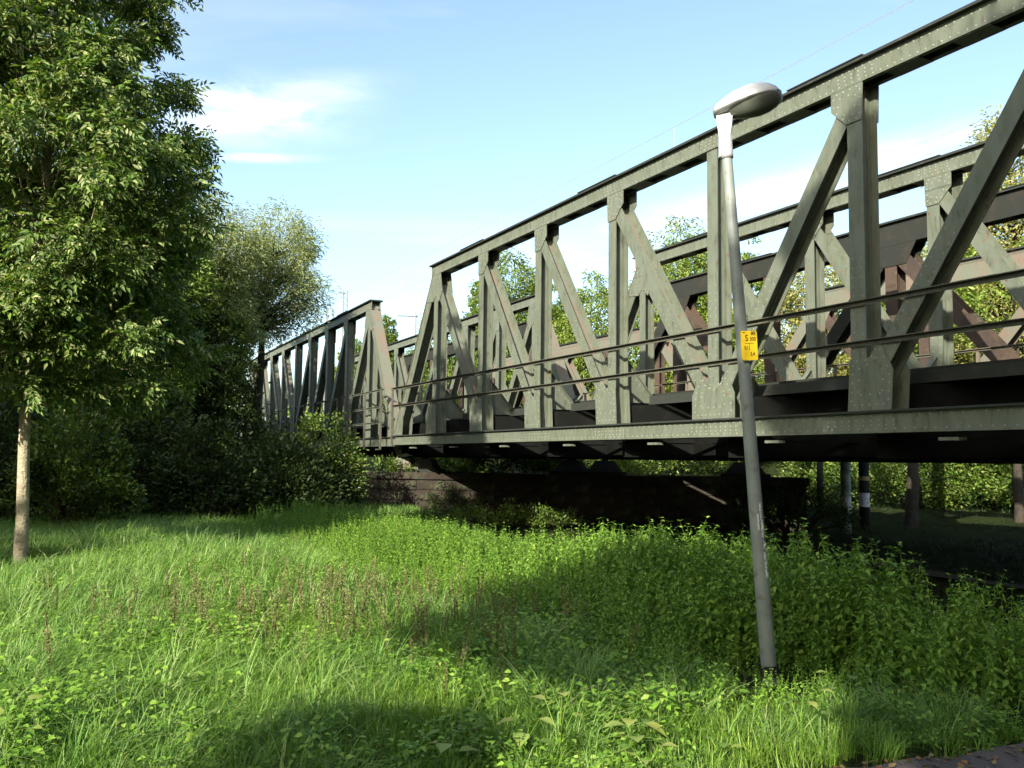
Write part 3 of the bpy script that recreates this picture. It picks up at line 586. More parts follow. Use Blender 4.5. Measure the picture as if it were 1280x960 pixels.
# ------------------------------------------------------------------ foliage machinery
def T_leaf(w=.42, fold=.10, bend=-.12):
    V = [(0, 0, 0), (w / 2, .42, fold), (0, 1, bend), (-w / 2, .42, fold)]; return np.array(V), np.array([(0, 1, 2), (0, 2, 3)])
def T_leaf6(w=.5, fold=.09, bend=-.2):    # ovate leaf with a midrib
    V = [(0, 0, 0), (w * .42, .22, fold), (w * .46, .48, fold), (w * .2, .78, fold * .3 + bend * .5), (0, 1, bend), (-w * .2, .78, fold * .3 + bend * .5), (-w * .46, .48, fold), (-w * .42, .22, fold), (0, .5, .0)]
    return np.array(V), np.array([(0, 1, 8), (1, 2, 8), (2, 3, 8), (3, 4, 8), (4, 5, 8), (5, 6, 8), (6, 7, 8), (7, 0, 8)])
def rotm(d, roll):                        # rotation matrices taking +y to d, with a roll
    d = d / np.linalg.norm(d, axis=1, keepdims=True); up = np.where(np.abs(d[:, 2:]) > .95, np.array([[1., 0, 0]]), np.array([[0., 0, 1]]))
    x = np.cross(d, up); x /= np.linalg.norm(x, axis=1, keepdims=True); z = np.cross(x, d)
    c, s = np.cos(roll)[:, None], np.sin(roll)[:, None]; x2 = x * c + z * s; z2 = z * c - x * s
    return np.stack([x2, d, z2], -1)
def stamp(tp, P, Dr, roll, size):
    V, Tt = tp; R = rotm(Dr, roll); X = np.einsum('nij,mj->nmi', R, V) * size[:, None, None] + P[:, None]
    return X.reshape(-1, 3), (Tt[None] + (np.arange(len(P)) * len(V))[:, None, None]).reshape(-1, 3)
def merge(L):
    Vs, Ts, k = [], [], 0
    for V, T_ in L: Vs.append(V); Ts.append(T_ + k); k += len(V)
    return np.vstack(Vs), np.vstack(Ts)
def spray(n=9, w=.30):                    # pinnate leaf: leaflets along a stalk
    L = []; 
    for k in range(n):
        f = .25 + .75 * (k // 2) / (n // 2); s = (-1, 1)[k % 2] if k < n - 1 else 0
        L.append(stamp(T_leaf(w), np.array([[0, f, -.15 * f * f]]), np.array([[s * .8, .62 if s else 1, -.25]]), np.array([random.uniform(-.5, .5)]), np.array([.46 if s else .5])))
    return merge(L)
SPRAY = spray()
SPRAYW = spray(7, .38)
def tree(name, label, cat, base, env, ncl, per, size, tpl, lm, bm=BARKD, r0=.16, cr=.5, lean=(0, 0), limbs=.35, group=None, seed=1, trunk_top=None, droop=.35, shell=.5):
    """env = [(z, radius), ...] crown outline above ground; clumps of leaves are spread through that volume."""
    g = np.random.default_rng(seed); R = empty(name, base); tag(R, label, cat, group)
    ez, er = np.array([e[0] for e in env]), np.array([e[1] for e in env])
    wz = np.linspace(ez[0], ez[-1], 60); wr = np.interp(wz, ez, er); pz = wr ** 2 + .02 * wr.max() ** 2; z = g.choice(wz, ncl, p=pz / pz.sum()) + g.normal(0, .15, ncl)
    lump = 1 + .16 * np.sin(g.uniform(0, 6) + z * 1.9); a = g.uniform(0, 2 * np.pi, ncl); rr = np.interp(z, ez, er) * lump * (1 + .14 * np.sin(3 * a + z * 1.3 + seed)) * (g.uniform(shell ** 2, 1, ncl) ** .5)
    H = ez[-1]; lx, ly = lean[0] * z / H, lean[1] * z / H
    Cc = np.stack([np.cos(a) * rr + lx, np.sin(a) * rr + ly, z], 1)
    sz = g.uniform(.6, 1.25, ncl) * cr
    idx = np.repeat(np.arange(ncl), per); q = g.normal(0, 1, (len(idx), 3)); q /= np.linalg.norm(q, axis=1, keepdims=True) + 1e-6
    q *= (g.uniform(0, 1, len(idx)) ** .45)[:, None] * sz[idx][:, None] * np.array([1, 1, .72]); P = Cc[idx] + q
    out = np.stack([np.cos(a[idx]), np.sin(a[idx]), np.full(len(idx), -droop)], 1); d = out * .6 + q / (sz[idx][:, None] + 1e-6) * .7 + g.normal(0, .45, (len(idx), 3))
    V, Tt = stamp(tpl, P, d, g.normal(0, .7, len(idx)), size * g.uniform(.65, 1.3, len(idx)))
    o = link('crown', tri_mesh('crown', V, Tt, lm), R); o['kind'] = 'stuff'
    m = MB(); top = trunk_top or H * .86; wob = lambda zz: (lean[0] * zz / H + .12 * r0 * 6 * math.sin(zz * .7 + seed) * min(1, zz / 3), lean[1] * zz / H + .1 * r0 * 5 * math.cos(zz * .6 + seed) * min(1, zz / 3))
    zs = np.linspace(-.3, top, 12); m.tube([(*wob(max(0, zz)), zz) for zz in zs], [max(.012, r0 * (1.22 if zz < 0 else 1) * (1 - .9 * max(0, zz) / top)) for zz in zs], 10, False)
    for i in g.permutation(ncl)[:int(ncl * limbs)]:
        zz = min(top * .95, max(ez[0] + .5, Cc[i, 2] - rr[i] * .75)); s = Vector((*wob(zz), zz)); e = Vector(Cc[i]); mid = s.lerp(e, .5) + Vector((0, 0, -.1 * (e - s).length)) + Vector(g.normal(0, .06, 3)) * (e - s).length
        r1 = max(.008, r0 * .32 * (1 - .75 * zz / top)); m.tube([s, mid, e], [r1, r1 * .6, r1 * .2], 5, False)
    m.build('trunk', bm, R, True); return R
def bush(name, label, cat, cx, cy, rx, ry, h, n, size, tpl, lm, seed=1, group=None, z0=None, rot=0, stems=True, twig=0):
    g = np.random.default_rng(seed); z00 = float(gz(cx, cy)) if z0 is None else z0; R = empty(name, (cx, cy, z00), rot); tag(R, label, cat, group)
    nc = max(12, n // 60); a = g.uniform(0, 2 * np.pi, nc); u = g.uniform(0, 1, nc) ** .5; ph = g.uniform(0, 6, 4)
    hh = h * (1 - .75 * u ** 2) * (1 + .22 * np.sin(2 * a + ph[0]) * u + .15 * np.sin(5 * a + ph[1]) * u); zf = g.uniform(.12, 1, nc) ** .6
    Cc = np.stack([np.cos(a) * u * rx, np.sin(a) * u * ry, hh * zf], 1); idx = g.integers(0, nc, n); cs = max(.25, min(rx, ry, h) * .28)
    q = g.normal(0, .5, (n, 3)) * cs; P = Cc[idx] + q; P[:, 2] = np.abs(P[:, 2]) + .03
    d = P / np.array([rx, ry, h]) + np.array([0, 0, .1]) + g.normal(0, .6, (n, 3)); V, Tt = stamp(tpl, P, d, g.normal(0, .8, n), size * g.uniform(.6, 1.3, n))
    o = link('foliage', tri_mesh('foliage', V, Tt, lm), R); o['kind'] = 'stuff'
    if stems:
        m = MB()
        for i in range(min(nc, 26)):
            e = Vector(Cc[i]); m.tube([(e.x * .25, e.y * .25, -.1), (e.x * .6, e.y * .6, e.z * .6), e], [.03 + .01 * h, .02 + .004 * h, .006], 4, False)
        m.build('stems', BARKD, R, True)
    return R
LF, LF6 = T_leaf(), (np.array([(0, 0, 0), (.24, .28, .07), (.2, .68, .03), (0, 1, -.15), (-.2, .68, .03), (-.24, .28, .07)]), np.array([(0, 1, 2), (0, 2, 3), (0, 3, 4), (0, 4, 5)]))
NARROW = T_leaf(.24, .05, -.15)

# ------------------------------------------------------------------ trees in view
tree('ash_tree', 'young ash tree with straight pale trunk and conical crown, at the left edge', 'tree', (-7.4, 14.1, 0),
     [(2.75, 1.6), (3.05, 2.1), (3.7, 2.4), (5.0, 2.42), (6.2, 2.32), (7.4, 2.1), (8.8, 1.75), (10.5, 1.35), (12, .85), (13.4, .25)], 330, 84, .225, SPRAYW, ASHL, BARK, .098, .44, seed=3, limbs=.5, droop=.45, shell=.3)
def far_tree(name, label, px, ytop, Y, wpx, ybot, size, n, lm, tpl=LF, seed=1, lean=(0, 0), r0=.25, shape=None, cat='tree', per=50, bm=BARKD, **kw):
    dens = 4.0 if name == 'background_tree' else 1
    T_, B_ = ondep(px, ytop, Y), ondep(px, ybot, Y); g = float(gz(T_.x, T_.y)); H, r = T_.z - g, wpx / F_PX * Y / 2; zb = max(1.0, B_.z - g)
    shape = shape or [(0, .35), (.12, .75), (.35, 1), (.6, .95), (.8, .7), (.93, .4), (1, .12)]
    return tree(name, label, cat, (T_.x - lean[0], T_.y - lean[1], g), [(zb + (H - zb) * f, r * k) for f, k in shape], int(n * dens) // per, per, size * (.95 if dens > 1 else 1), tpl, lm, bm, r0, r * (.3 if name == 'willow_tree' else .22), lean, seed=seed, **kw)
far_tree('willow_tree', 'grey green willow rising above the left span', 352, 262, 34, 128, 425, .15, 30000, WILL, NARROW, 5, lean=(1.2, .4), group=None, limbs=.5)
far_tree('willow_tree', 'smaller grey green willow between the ash crown and the round willow', 274, 238, 31, 110, 500, .16, 36000, WILL, NARROW, 8)
far_tree('shade_tree', 'dark broad tree behind the ash, above the thicket', 180, 215, 27, 150, 560, .2, 17000, MIDG, LF, 11)
far_tree('shade_tree', 'dark tree at the far left edge behind the ash trunk', 20, 150, 29, 260, 560, .22, 17000, ASHD, LF, 12)
far_tree('shade_tree', 'dark leaning tree beside the end of the left span, below the willow', 262, 300, 30, 84, 590, .17, 15000, MIDG, LF, 13)
far_tree('background_tree', 'round mid green tree behind the left end of the main span', 640, 316, 62, 125, 560, .27, 9000, MIDG, LF, 21)
far_tree('background_tree', 'small pale tree top left of the round green one, behind the trusses', 597, 352, 66, 36, 520, .24, 3000, MAPL, LF, 22)
far_tree('background_tree', 'yellow green tree with two pointed tops in the middle of the span', 742, 338, 58, 115, 560, .25, 8000, MAPL, LF, 23, shape=[(0, .5), (.3, 1), (.6, .8), (.8, .5), (1, .1)])
far_tree('background_tree', 'bushy green tree just left of the double topped one', 700, 352, 60, 60, 560, .25, 4000, MIDG, LF, 29)
far_tree('background_tree', 'tall yellow green tree left of the lamp post behind the trusses', 853, 272, 55, 130, 560, .26, 10000, MAPL, LF, 24)
far_tree('background_tree', 'thin light green tree right of the lamp post', 938, 300, 50, 62, 560, .22, 3500, MAPL, LF, 25)
far_tree('background_tree', 'loose pale yellow tree behind the right half of the main span', 1022, 318, 46, 110, 560, .22, 6500, PALE, LF, 26)
far_tree('background_tree', 'large pale autumn tree at the right edge rising over both trusses', 1262, 138, 38, 200, 520, .2, 12000, PALE, LF, 27, r0=.3, shell=.5)
far_tree('background_tree', 'low green tree under the large autumn one at the right edge', 1215, 330, 42, 150, 560, .2, 8000, MIDG, LF, 28)
far_tree('background_tree', 'sparse yellowing tree between the diagonals right of the lamp', 1120, 345, 50, 110, 560, .2, 5000, MAPL, LF, 30)
far_tree('background_tree', 'small dark green tree above the second bridge left of the main span', 485, 392, 70, 30, 520, .25, 2500, MIDG, LF, 31)
far_tree('background_tree', 'low green tree seen through the openings of the left span', 450, 425, 66, 80, 560, .25, 5000, MIDG, LF, 32)
far_tree('background_tree', 'low broad tree seen between the posts at the start of the main span', 545, 418, 62, 110, 560, .25, 6000, MIDG, LF, 33)
# wood far behind as one mass
g = np.random.default_rng(40); n = 42000; X = g.uniform(-90, 120, n); Yb = 88 + .12 * X + g.normal(0, 5, n); hh = 7 + 2.4 * np.sin(X * .35) + 1.6 * np.sin(X * .9 + 1); Z = gz(X, Yb) + hh * g.uniform(0, 1, n) ** .7
V, Tt = stamp(LF, np.stack([X, Yb, Z], 1), g.normal(0, 1, (n, 3)), g.normal(0, 1, n), g.uniform(.5, 1.0, n)); o = link('distant_wood', tri_mesh('distant_wood', V, Tt, MIDG)); o['kind'] = 'stuff'; o['label'] = 'low band of green woodland far behind the bridges'
# dark trunks under the bridge on the right
for px, Y, r, lb in ((1138, 31, .22, 'dark tree trunk standing before the ivy bank, right of the columns'), (1274, 30, .16, 'dark tree trunk at the right edge under the bridge')):
    P = ondep(px, 600, Y); tree('bank_tree', lb, 'tree', (P.x, P.y, float(gz(P.x, P.y))), [(5.5, 1.2), (7, 2.4), (8.5, 2.0), (9.5, .6)], 60, 45, .2, LF, MAPL, BARKD, r, .5, seed=int(px))

# ------------------------------------------------------------------ bushes, bank, thicket
def B(name, label, px, Y, rpx, hpx_top, n, size, lm, tpl=LF6, seed=1, depth=None, cat='bush', **kw):
    P = ondep(px, 640, Y); top = ondep(px, hpx_top, Y); g_ = float(gz(P.x, P.y)); rx = rpx / F_PX * Y
    return bush(name, label, cat, P.x, P.y, rx, depth or rx * .8, max(.4, top.z - g_), n, size, tpl, lm, seed, **kw)
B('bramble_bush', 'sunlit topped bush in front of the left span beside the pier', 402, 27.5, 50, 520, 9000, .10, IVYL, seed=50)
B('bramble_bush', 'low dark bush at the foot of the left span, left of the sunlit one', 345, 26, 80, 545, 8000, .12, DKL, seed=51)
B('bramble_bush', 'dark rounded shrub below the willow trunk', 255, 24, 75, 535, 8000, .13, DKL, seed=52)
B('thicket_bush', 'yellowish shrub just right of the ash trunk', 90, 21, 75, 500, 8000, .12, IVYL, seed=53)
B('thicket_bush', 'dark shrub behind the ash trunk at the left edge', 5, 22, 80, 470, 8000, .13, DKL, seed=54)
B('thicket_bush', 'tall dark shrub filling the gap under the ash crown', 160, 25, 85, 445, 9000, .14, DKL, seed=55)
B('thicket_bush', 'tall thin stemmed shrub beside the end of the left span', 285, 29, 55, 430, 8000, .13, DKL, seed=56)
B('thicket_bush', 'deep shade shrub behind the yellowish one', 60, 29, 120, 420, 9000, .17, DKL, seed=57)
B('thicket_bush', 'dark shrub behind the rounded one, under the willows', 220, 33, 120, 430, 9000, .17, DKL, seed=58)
for k, (px, Y, r, yt, lm, lb) in enumerate(((1120, 37, 80, 548, IVYL, 'sunlit ivy covered bank just right of the columns'), (1210, 36, 85, 538, IVYL, 'sunlit ivy covered bank in the middle under the right of the bridge'), (1310, 34, 80, 540, IVYL, 'ivy covered bank cut by the right edge'),
        (990, 48, 90, 540, MIDG, 'green bush seen under the bridge above the right of the pier'), (860, 52, 90, 540, IVYL, 'green bush seen under the bridge above the pier middle'), (640, 48, 100, 552, IVYL, 'pale green bush seen under the bridge above the pier left'), (750, 50, 80, 545, MIDG, 'green bush seen between the middle bearings'), (1035, 42, 50, 545, IVYL, 'small sunlit bush left of the columns'), (545, 46, 60, 560, IVYL, 'green bush behind the pier left end'))):
    B('bank_bush', lb, px, Y, r, yt, 12000 if px > 1100 else 6500, .13 if px > 1100 else .17, lm, seed=60 + k, stems=False, depth=2.2)
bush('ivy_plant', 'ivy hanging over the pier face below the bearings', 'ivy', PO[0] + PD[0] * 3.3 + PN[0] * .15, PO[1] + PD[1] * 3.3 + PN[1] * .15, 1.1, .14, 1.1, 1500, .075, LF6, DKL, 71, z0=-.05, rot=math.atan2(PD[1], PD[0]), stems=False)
bush('ivy_plant', 'leafy ivy hump on the ground at the foot of the pier', 'ivy', -.3, 26.6, 2.4, .9, .38, 4500, .08, LF6, IVYL, 72)
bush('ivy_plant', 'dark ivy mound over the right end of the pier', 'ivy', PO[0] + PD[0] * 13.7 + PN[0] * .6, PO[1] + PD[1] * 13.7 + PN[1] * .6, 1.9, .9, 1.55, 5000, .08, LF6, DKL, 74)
bush('ivy_plant', 'ivy patch on the left corner of the pier top', 'ivy', PO[0] + .9, PO[1] - .1, .7, .3, .4, 900, .08, LF6, IVYL, 73, z0=PZ + .15, stems=False)

# trees behind the photographer: they throw the shade on the foreground, the lamp post and the right of the bridge
tree('shade_tree', 'tall tree behind the photographer throwing shade on the lamp and right trusses', 'tree', (-3.5, -6, 0), [(8.0, .7), (8.8, 1.4), (9.5, 1.0), (11, .6), (12.3, .6), (13.2, 1.8), (14.5, 2.5), (16.2, 1.6), (17.2, .3)], 190, 130, .26, LF, ASHD, BARKD, .2, .5, seed=81, shell=.1)
tree('shade_tree', 'slender tree behind the photographer on the left with a small round crown', 'tree', (-6.2, -6.1, 0), [(8.05, .8), (8.5, 1.45), (9.0, 1.35), (9.5, .4)], 85, 130, .26, LF, ASHD, BARKD, .18, .42, seed=82, shell=.1)
tree('shade_tree', 'tall tree behind the photographer on the right', 'tree', (3.5, -10.5, 0), [(6.0, 1.5), (8, 3.0), (11, 3.3), (14, 3.0), (16.5, 1.2), (17.5, .3)], 150, 90, .34, LF, ASHD, BARKD, .22, .8, seed=83, shell=.1)
tree('shade_tree', 'small tree behind the photographer beside the tall one', 'tree', (-2.3, -5.9, 0), [(6.0, .4), (6.7, .8), (7.6, .8), (8.2, .3)], 40, 120, .25, LF, ASHD, BARKD, .1, .4, seed=86, shell=.1)
tree('shade_tree', 'very small tree behind the photographer on the left', 'tree', (-6.05, -5.9, 0), [(5.8, .3), (6.3, .5), (6.7, .3)], 20, 110, .24, LF, ASHD, BARKD, .08, .35, seed=87, shell=.1)
tree('shade_tree', 'high crowned tree farther behind the photographer', 'tree', (-4.4, -10.8, 0), [(9.8, .8), (11, 1.6), (13, 1.7), (15, 1.2), (15.8, .3)], 110, 120, .26, LF, ASHD, BARKD, .2, .5, seed=84, shell=.1)
for k, (x, y, hh, rr, lb) in enumerate(((-17.4, 7.5, 17, 2.7, 'tall dense tree outside the left edge, shading the thicket'), (-22, 9, 17, 3.2, 'second tall tree outside the left edge'), (-27.5, 13, 17, 3.4, 'third tall tree outside the left edge'),
        (-14.8, 33.5, 13.8, 3.0, 'dense tree behind the ash, beyond the thicket'), (-12.4, 29.5, 9.5, 2.3, 'smaller dense tree behind the ash at the back of the thicket'), (-17.5, 40, 12, 3.2, 'dense tree at the far end of the left span'))):
    tree('shade_tree', lb, 'tree', (x, y, 0), [(2.0, rr * .7), (4, rr), (hh * .5, rr), (hh * .75, rr * .85), (hh, .4)], 260, 100, .33, LF, ASHD, BARKD, .25, .9, seed=90 + k, shell=.1)

SPB = spray(7, .45)
for k, (x, y, hh, rr, lb) in enumerate(((9, -6, 17, 3.8, 'unseen tree added right of the photographer to cut sky light'), (15, 0, 16, 3.6, 'unseen tree added farther right of the photographer to cut sky light'), (-20, -4, 15, 3.2, 'unseen tree added left of the photographer to cut sky light'),
        (-24, -22, 12, 4, 'first tree from the left in the added row cutting sky light'), (-16, -23, 12.5, 4, 'second tree from the left in the added row cutting sky light'), (-8, -22, 12, 4, 'third tree from the left in the added row cutting sky light'),
        (0, -23, 12.5, 4, 'fourth tree from the left in the added row cutting sky light'), (8, -21, 14, 4, 'fifth tree from the left in the added row cutting sky light'), (16, -18, 16, 4.5, 'last tree of the added row cutting sky light'))):
    tree('shade_tree', lb, 'tree', (x, y, 0), [(1.2, rr * .6), (3, rr), (hh * .5, rr * 1.05), (hh * .78, rr * .8), (hh, .5)], 150, 60, .55, LF, ASHD, BARKD, .25, 1.2, seed=110 + k, shell=.1)  # unseen trees added round the camera to cut the sky fill

# ------------------------------------------------------------------ ground plants as instances on points
def scatter(name, label, src, P, rot, scl):
    me = bpy.data.meshes.new(name); me.vertices.add(len(P)); me.vertices.foreach_set('co', np.asarray(P, np.float32).ravel())
    a = me.attributes.new('rot', 'FLOAT_VECTOR', 'POINT'); a.data.foreach_set('vector', np.asarray(rot, np.float32).ravel())
    a = me.attributes.new('scl', 'FLOAT_VECTOR', 'POINT'); a.data.foreach_set('vector', np.asarray(scl, np.float32).ravel())
    o = link(name, me); o['kind'] = 'stuff'; o['label'] = label
    so = bpy.data.objects.new(name + '_clump', src)
    ng = bpy.data.node_groups.new(name, 'GeometryNodeTree'); ng.interface.new_socket('Geometry', in_out='INPUT', socket_type='NodeSocketGeometry'); ng.interface.new_socket('Geometry', in_out='OUTPUT', socket_type='NodeSocketGeometry')
    N, L = ng.nodes, ng.links; gi, go = N.new('NodeGroupInput'), N.new('NodeGroupOutput'); ip = N.new('GeometryNodeInstanceOnPoints'); ob = N.new('GeometryNodeObjectInfo'); ob.inputs[0].default_value = so
    def attr(nm):
        x = N.new('GeometryNodeInputNamedAttribute'); x.data_type = 'FLOAT_VECTOR'; x.inputs['Name'].default_value = nm; return x.outputs['Attribute']
    e2r = N.new('FunctionNodeEulerToRotation'); L.new(attr('rot'), e2r.inputs[0]); L.new(e2r.outputs[0], ip.inputs['Rotation']); L.new(attr('scl'), ip.inputs['Scale'])
    L.new(gi.outputs[0], ip.inputs['Points']); L.new(ob.outputs['Geometry'], ip.inputs['Instance']); L.new(ip.outputs[0], go.inputs[0])
    md = o.modifiers.new('scatter', 'NODES'); md.node_group = ng; return o
def blades(n, h, spread, w, bend, seed, lm, name, comb=0):
    g = np.random.default_rng(seed); V, T_ = [], []
    for i in range(n):
        a = g.uniform(0, 6.28); r = spread * g.uniform(0, 1) ** .6; b0 = np.array([math.cos(a) * r, math.sin(a) * r, -.02]); a2 = a + g.normal(0, .9); L = h * g.uniform(.5, 1.15); be = bend * g.uniform(.3, 1.5)
        d = np.array([math.cos(a2) + comb, math.sin(a2), 0]); d /= np.linalg.norm(d); s = np.array([-d[1], d[0], 0]) * w * g.uniform(.6, 1.3) / 2; k = len(V)
        for f, ww in ((0, 1), (.35, .95), (.7, .65)):
            p = b0 + d * (L * be * f * f) + np.array([0, 0, L * (f - .35 * be * f * f)]); V += [p - s * ww, p + s * ww]
        p = b0 + d * (L * be) + np.array([0, 0, L * (1 - .42 * be)]); V.append(p)
        T_ += [(k, k + 1, k + 3), (k, k + 3, k + 2), (k + 2, k + 3, k + 5), (k + 2, k + 5, k + 4), (k + 4, k + 5, k + 6)]
    return tri_mesh(name, V, T_, lm)
def nettle(seed, lm, h=1.0, name='nettle'):
    g = np.random.default_rng(seed); L = []; top = np.array([g.normal(0, .10), g.normal(0, .10), h]); n = 15
    P, Dd, R_, Sz = [], [], [], []
    for i in range(n):
        f = .12 + .88 * i / (n - 1); c = np.array([top[0] * f * f, top[1] * f * f, h * f]); s = .115 * (1 - .62 * max(0, (f - .45) / .55)) * g.uniform(.8, 1.15) * (.7 + .3 * min(1, f * 3))
        for q in (0, math.pi):
            a = q + i * math.pi / 2 + g.normal(0, .25); P.append(c); Dd.append([math.cos(a), math.sin(a), g.uniform(-.55, .25) + (.5 if f > .93 else 0)]); R_.append(g.normal(0, .3)); Sz.append(s)
    L.append(stamp(T_leaf6(.52, .06, -.28), np.array(P), np.array(Dd), np.array(R_), np.array(Sz)))
    zz = np.linspace(0, 1, 5); st = MB().tube([(top[0] * f * f, top[1] * f * f, h * f - .02) for f in zz], [.006, .005, .004, .003, .002], 3, False)
    q = np.array([t for f in st.f for t in ((f[0], f[1], f[2]), (f[0], f[2], f[3]))]); L.append((np.array(st.v), q))
    P, Dd = [], []                        # drooping flower tassels
    for i in range(14):
        f = g.uniform(.55, .93); a = g.uniform(0, 6.28); P.append([top[0] * f * f, top[1] * f * f, h * f]); Dd.append([math.cos(a), math.sin(a), -.9])
    L.append(stamp(T_leaf(.14, .02, -.3), np.array(P), np.array(Dd), g.normal(0, 1, 14), g.uniform(.05, .09, 14)))
    V, T_ = merge(L); return tri_mesh(name, V, T_, lm)
def dock(seed, h=.9):
    g = np.random.default_rng(seed); L = []; ns = 3
    for s in range(ns):
        a0 = g.uniform(0, 6.28); tx, ty = math.cos(a0) * .12, math.sin(a0) * .12; hh = h * g.uniform(.7, 1)
        st = MB().tube([(tx * f, ty * f, hh * f - .02) for f in (0, .5, 1)], [.006, .004, .002], 3, False)
        L.append((np.array(st.v), np.array([t for f in st.f for t in ((f[0], f[1], f[2]), (f[0], f[2], f[3]))])))
        n = 70; f = g.uniform(.45, 1, n); P = np.stack([tx * f, ty * f, hh * f], 1); a = g.uniform(0, 6.28, n); Dd = np.stack([np.cos(a), np.sin(a), g.uniform(.2, 1.6, n)], 1)
        L.append(stamp(T_leaf(.7, .1, 0), P, Dd, g.normal(0, 1, n), g.uniform(.018, .042, n)))
    V, T_ = merge(L); return tri_mesh('dock', V, T_, DOCK)
def frustum_pts(n, y0, y1, g, margin=1.12, pw=1.0):
    Y = (g.uniform(0, 1, n) * (y1 ** (1 + pw) - y0 ** (1 + pw)) + y0 ** (1 + pw)) ** (1 / (1 + pw)); X = g.uniform(-1, 1, n) * (.56 * Y * margin + .4); return X, Y
lat_ = lambda X, Y: NX[0] * X + NX[1] * Y
tt_ = lambda X, Y: BX[0] * X + BX[1] * Y - T0
g = np.random.default_rng(101)
pier_in = lambda X, Y: ((X - PO[0]) * PD[0] + (Y - PO[1]) * PD[1] > -.1) & ((X - PO[0]) * PN[0] + (Y - PO[1]) * PN[1] < .05) & ((X - PO[0]) * PN[0] + (Y - PO[1]) * PN[1] > -2.1)
path_in = lambda X, Y: Y < 4.56 + .36 * X + .04 * np.sin(X * 9) + .05 * np.sin(X * 17 + 1)
def nettle_w(X, Y):                       # how much of the growth is nettles
    la = lat_(X, Y); e = 3.5 + .35 * np.sin(Y * .9) - .2 * sm((Y - 9) / 9) + .7 * sm((6.6 - Y) / 1.4) * (X < 1.2)
    w = sm((la - e) / .7) * (1 - sm((la - 6.35) / .3)) * sm((Y - (5.9 + .25 * np.sin(X * 3))) / .9) * (1 - sm((Y - 20) / 5)); return w
path_edge_v = lambda X: 4.56 + .36 * X
g1 = [blades(34, .30, .11, .0065, .75, 200 + i, GRS, 'grass', .3) for i in range(3)]
g2 = [blades(30, .46, .13, .008, 1.05, 210 + i, GRY, 'grass', .8) for i in range(3)]
g3 = [blades(30, .30, .24, .013, .7, 220 + i, GRY, 'grass', .4) for i in range(2)]
def put(name, label, meshes, X, Y, smin, smax, zs=None, tilt=.15, rot=None, sink=0, zv=.2):
    near = np.minimum(np.hypot(X + 7.4, Y - 13.9), np.hypot(X - 2.0, Y - 7.1)); k_ = near > .28; X, Y = X[k_], Y[k_]; near = near[k_]; zs = None if zs is None else zs[k_]; rot = None if rot is None else rot[k_]; zs = (1 if zs is None else zs) * (.35 + .65 * sm((near - .25) / .9))
    sel = g.integers(0, len(meshes), len(X)); Z = gz(X, Y) - sink; s = g.uniform(smin, smax, len(X)) * (1 if zs is None else zs) * (.62 + .38 * sm((Y - path_edge_v(X)) / 1.3))
    rz = g.uniform(0, 6.28, len(X)) if rot is None else rot
    for k, me in enumerate(meshes):
        q = sel == k
        if q.sum(): scatter(name, label + (' in patches' * 0), me, np.stack([X, Y, Z], 1)[q], np.stack([g.normal(0, tilt, len(X)), g.normal(0, tilt, len(X)), rz], 1)[q], np.stack([s, s, s * g.uniform(1 - zv, 1 + zv, len(X))], 1)[q])
X, Y = frustum_pts(5200, 4.3, 10, g); k = ~path_in(X, Y) & (g.uniform(0, 1, len(X)) > .55 * nettle_w(X, Y)); X, Y = X[k], Y[k]
put('meadow_grass', 'short green grass of the near meadow', g1, X, Y, .6, 1.15)
X, Y = frustum_pts(2600, 4.6, 10, g); w = nettle_w(X, Y); k = ~path_in(X, Y - .25) & (w < .35) & (np.sin(X * 1.3 + Y * .8) + .6 * np.sin(X * 3.1) + g.normal(0, .6, len(X)) > -.1); X, Y = X[k], Y[k]
put('long_grass', 'long pale grass bending over in the near meadow', g2, X, Y, .6, 1.1, rot=g.normal(.4, 1.0, len(X)) + np.sin(X) * .8)
X, Y = frustum_pts(9500, 10, 33, g, pw=.5); k = (lat_(X, Y) < 10.6) & ~pier_in(X, Y) & (nettle_w(X, Y) < .8); X, Y = X[k], Y[k]
put('meadow_grass', 'grass of the far meadow up to the thicket', g3, X, Y, .8, 1.25, rot=g.normal(.4, 1.7, len(X)) + np.sin(X * .5) * .8)
X, Y = frustum_pts(4500, 10, 22, g, pw=.6); k = (lat_(X, Y) < 7) & (nettle_w(X, Y) < .6); X, Y = X[k], Y[k]
put('long_grass', 'long pale grass bending over in the sunlit middle meadow', g2, X, Y, .7, 1.1, rot=g.normal(.4, .8, len(X)) + np.sin(X * .7) * .9)
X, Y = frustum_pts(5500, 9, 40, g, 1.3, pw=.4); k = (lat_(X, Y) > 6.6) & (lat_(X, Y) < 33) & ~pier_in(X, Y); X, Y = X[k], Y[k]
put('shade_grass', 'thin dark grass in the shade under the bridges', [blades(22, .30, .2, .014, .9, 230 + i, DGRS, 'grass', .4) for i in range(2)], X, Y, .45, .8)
nm = [nettle(300 + i, NETT) for i in range(5)]
X, Y = frustum_pts(32000, 5.4, 27, g, 1.15, pw=.35); w = nettle_w(X, Y); k = g.uniform(0, 1, len(X)) < w * .95
X, Y, w = X[k], Y[k], w[k]; la = lat_(X, Y); hgt = (.46 + .38 * sm((la - 3.8) / 2.0)) * (1 + .12 * np.sin(X * 1.9 + Y * 1.1)) * (.72 + .28 * sm((Y - 6) / 2.5)) * (1 - .3 * sm((Y - 8.5) / 5))
put('nettle_bed', 'dense bed of stinging nettles along the edge of the bank', nm, X, Y, .9, 1.1, zs=hgt * 1.05, tilt=.17, zv=.11)
dk = [dock(320 + i) for i in range(3)]
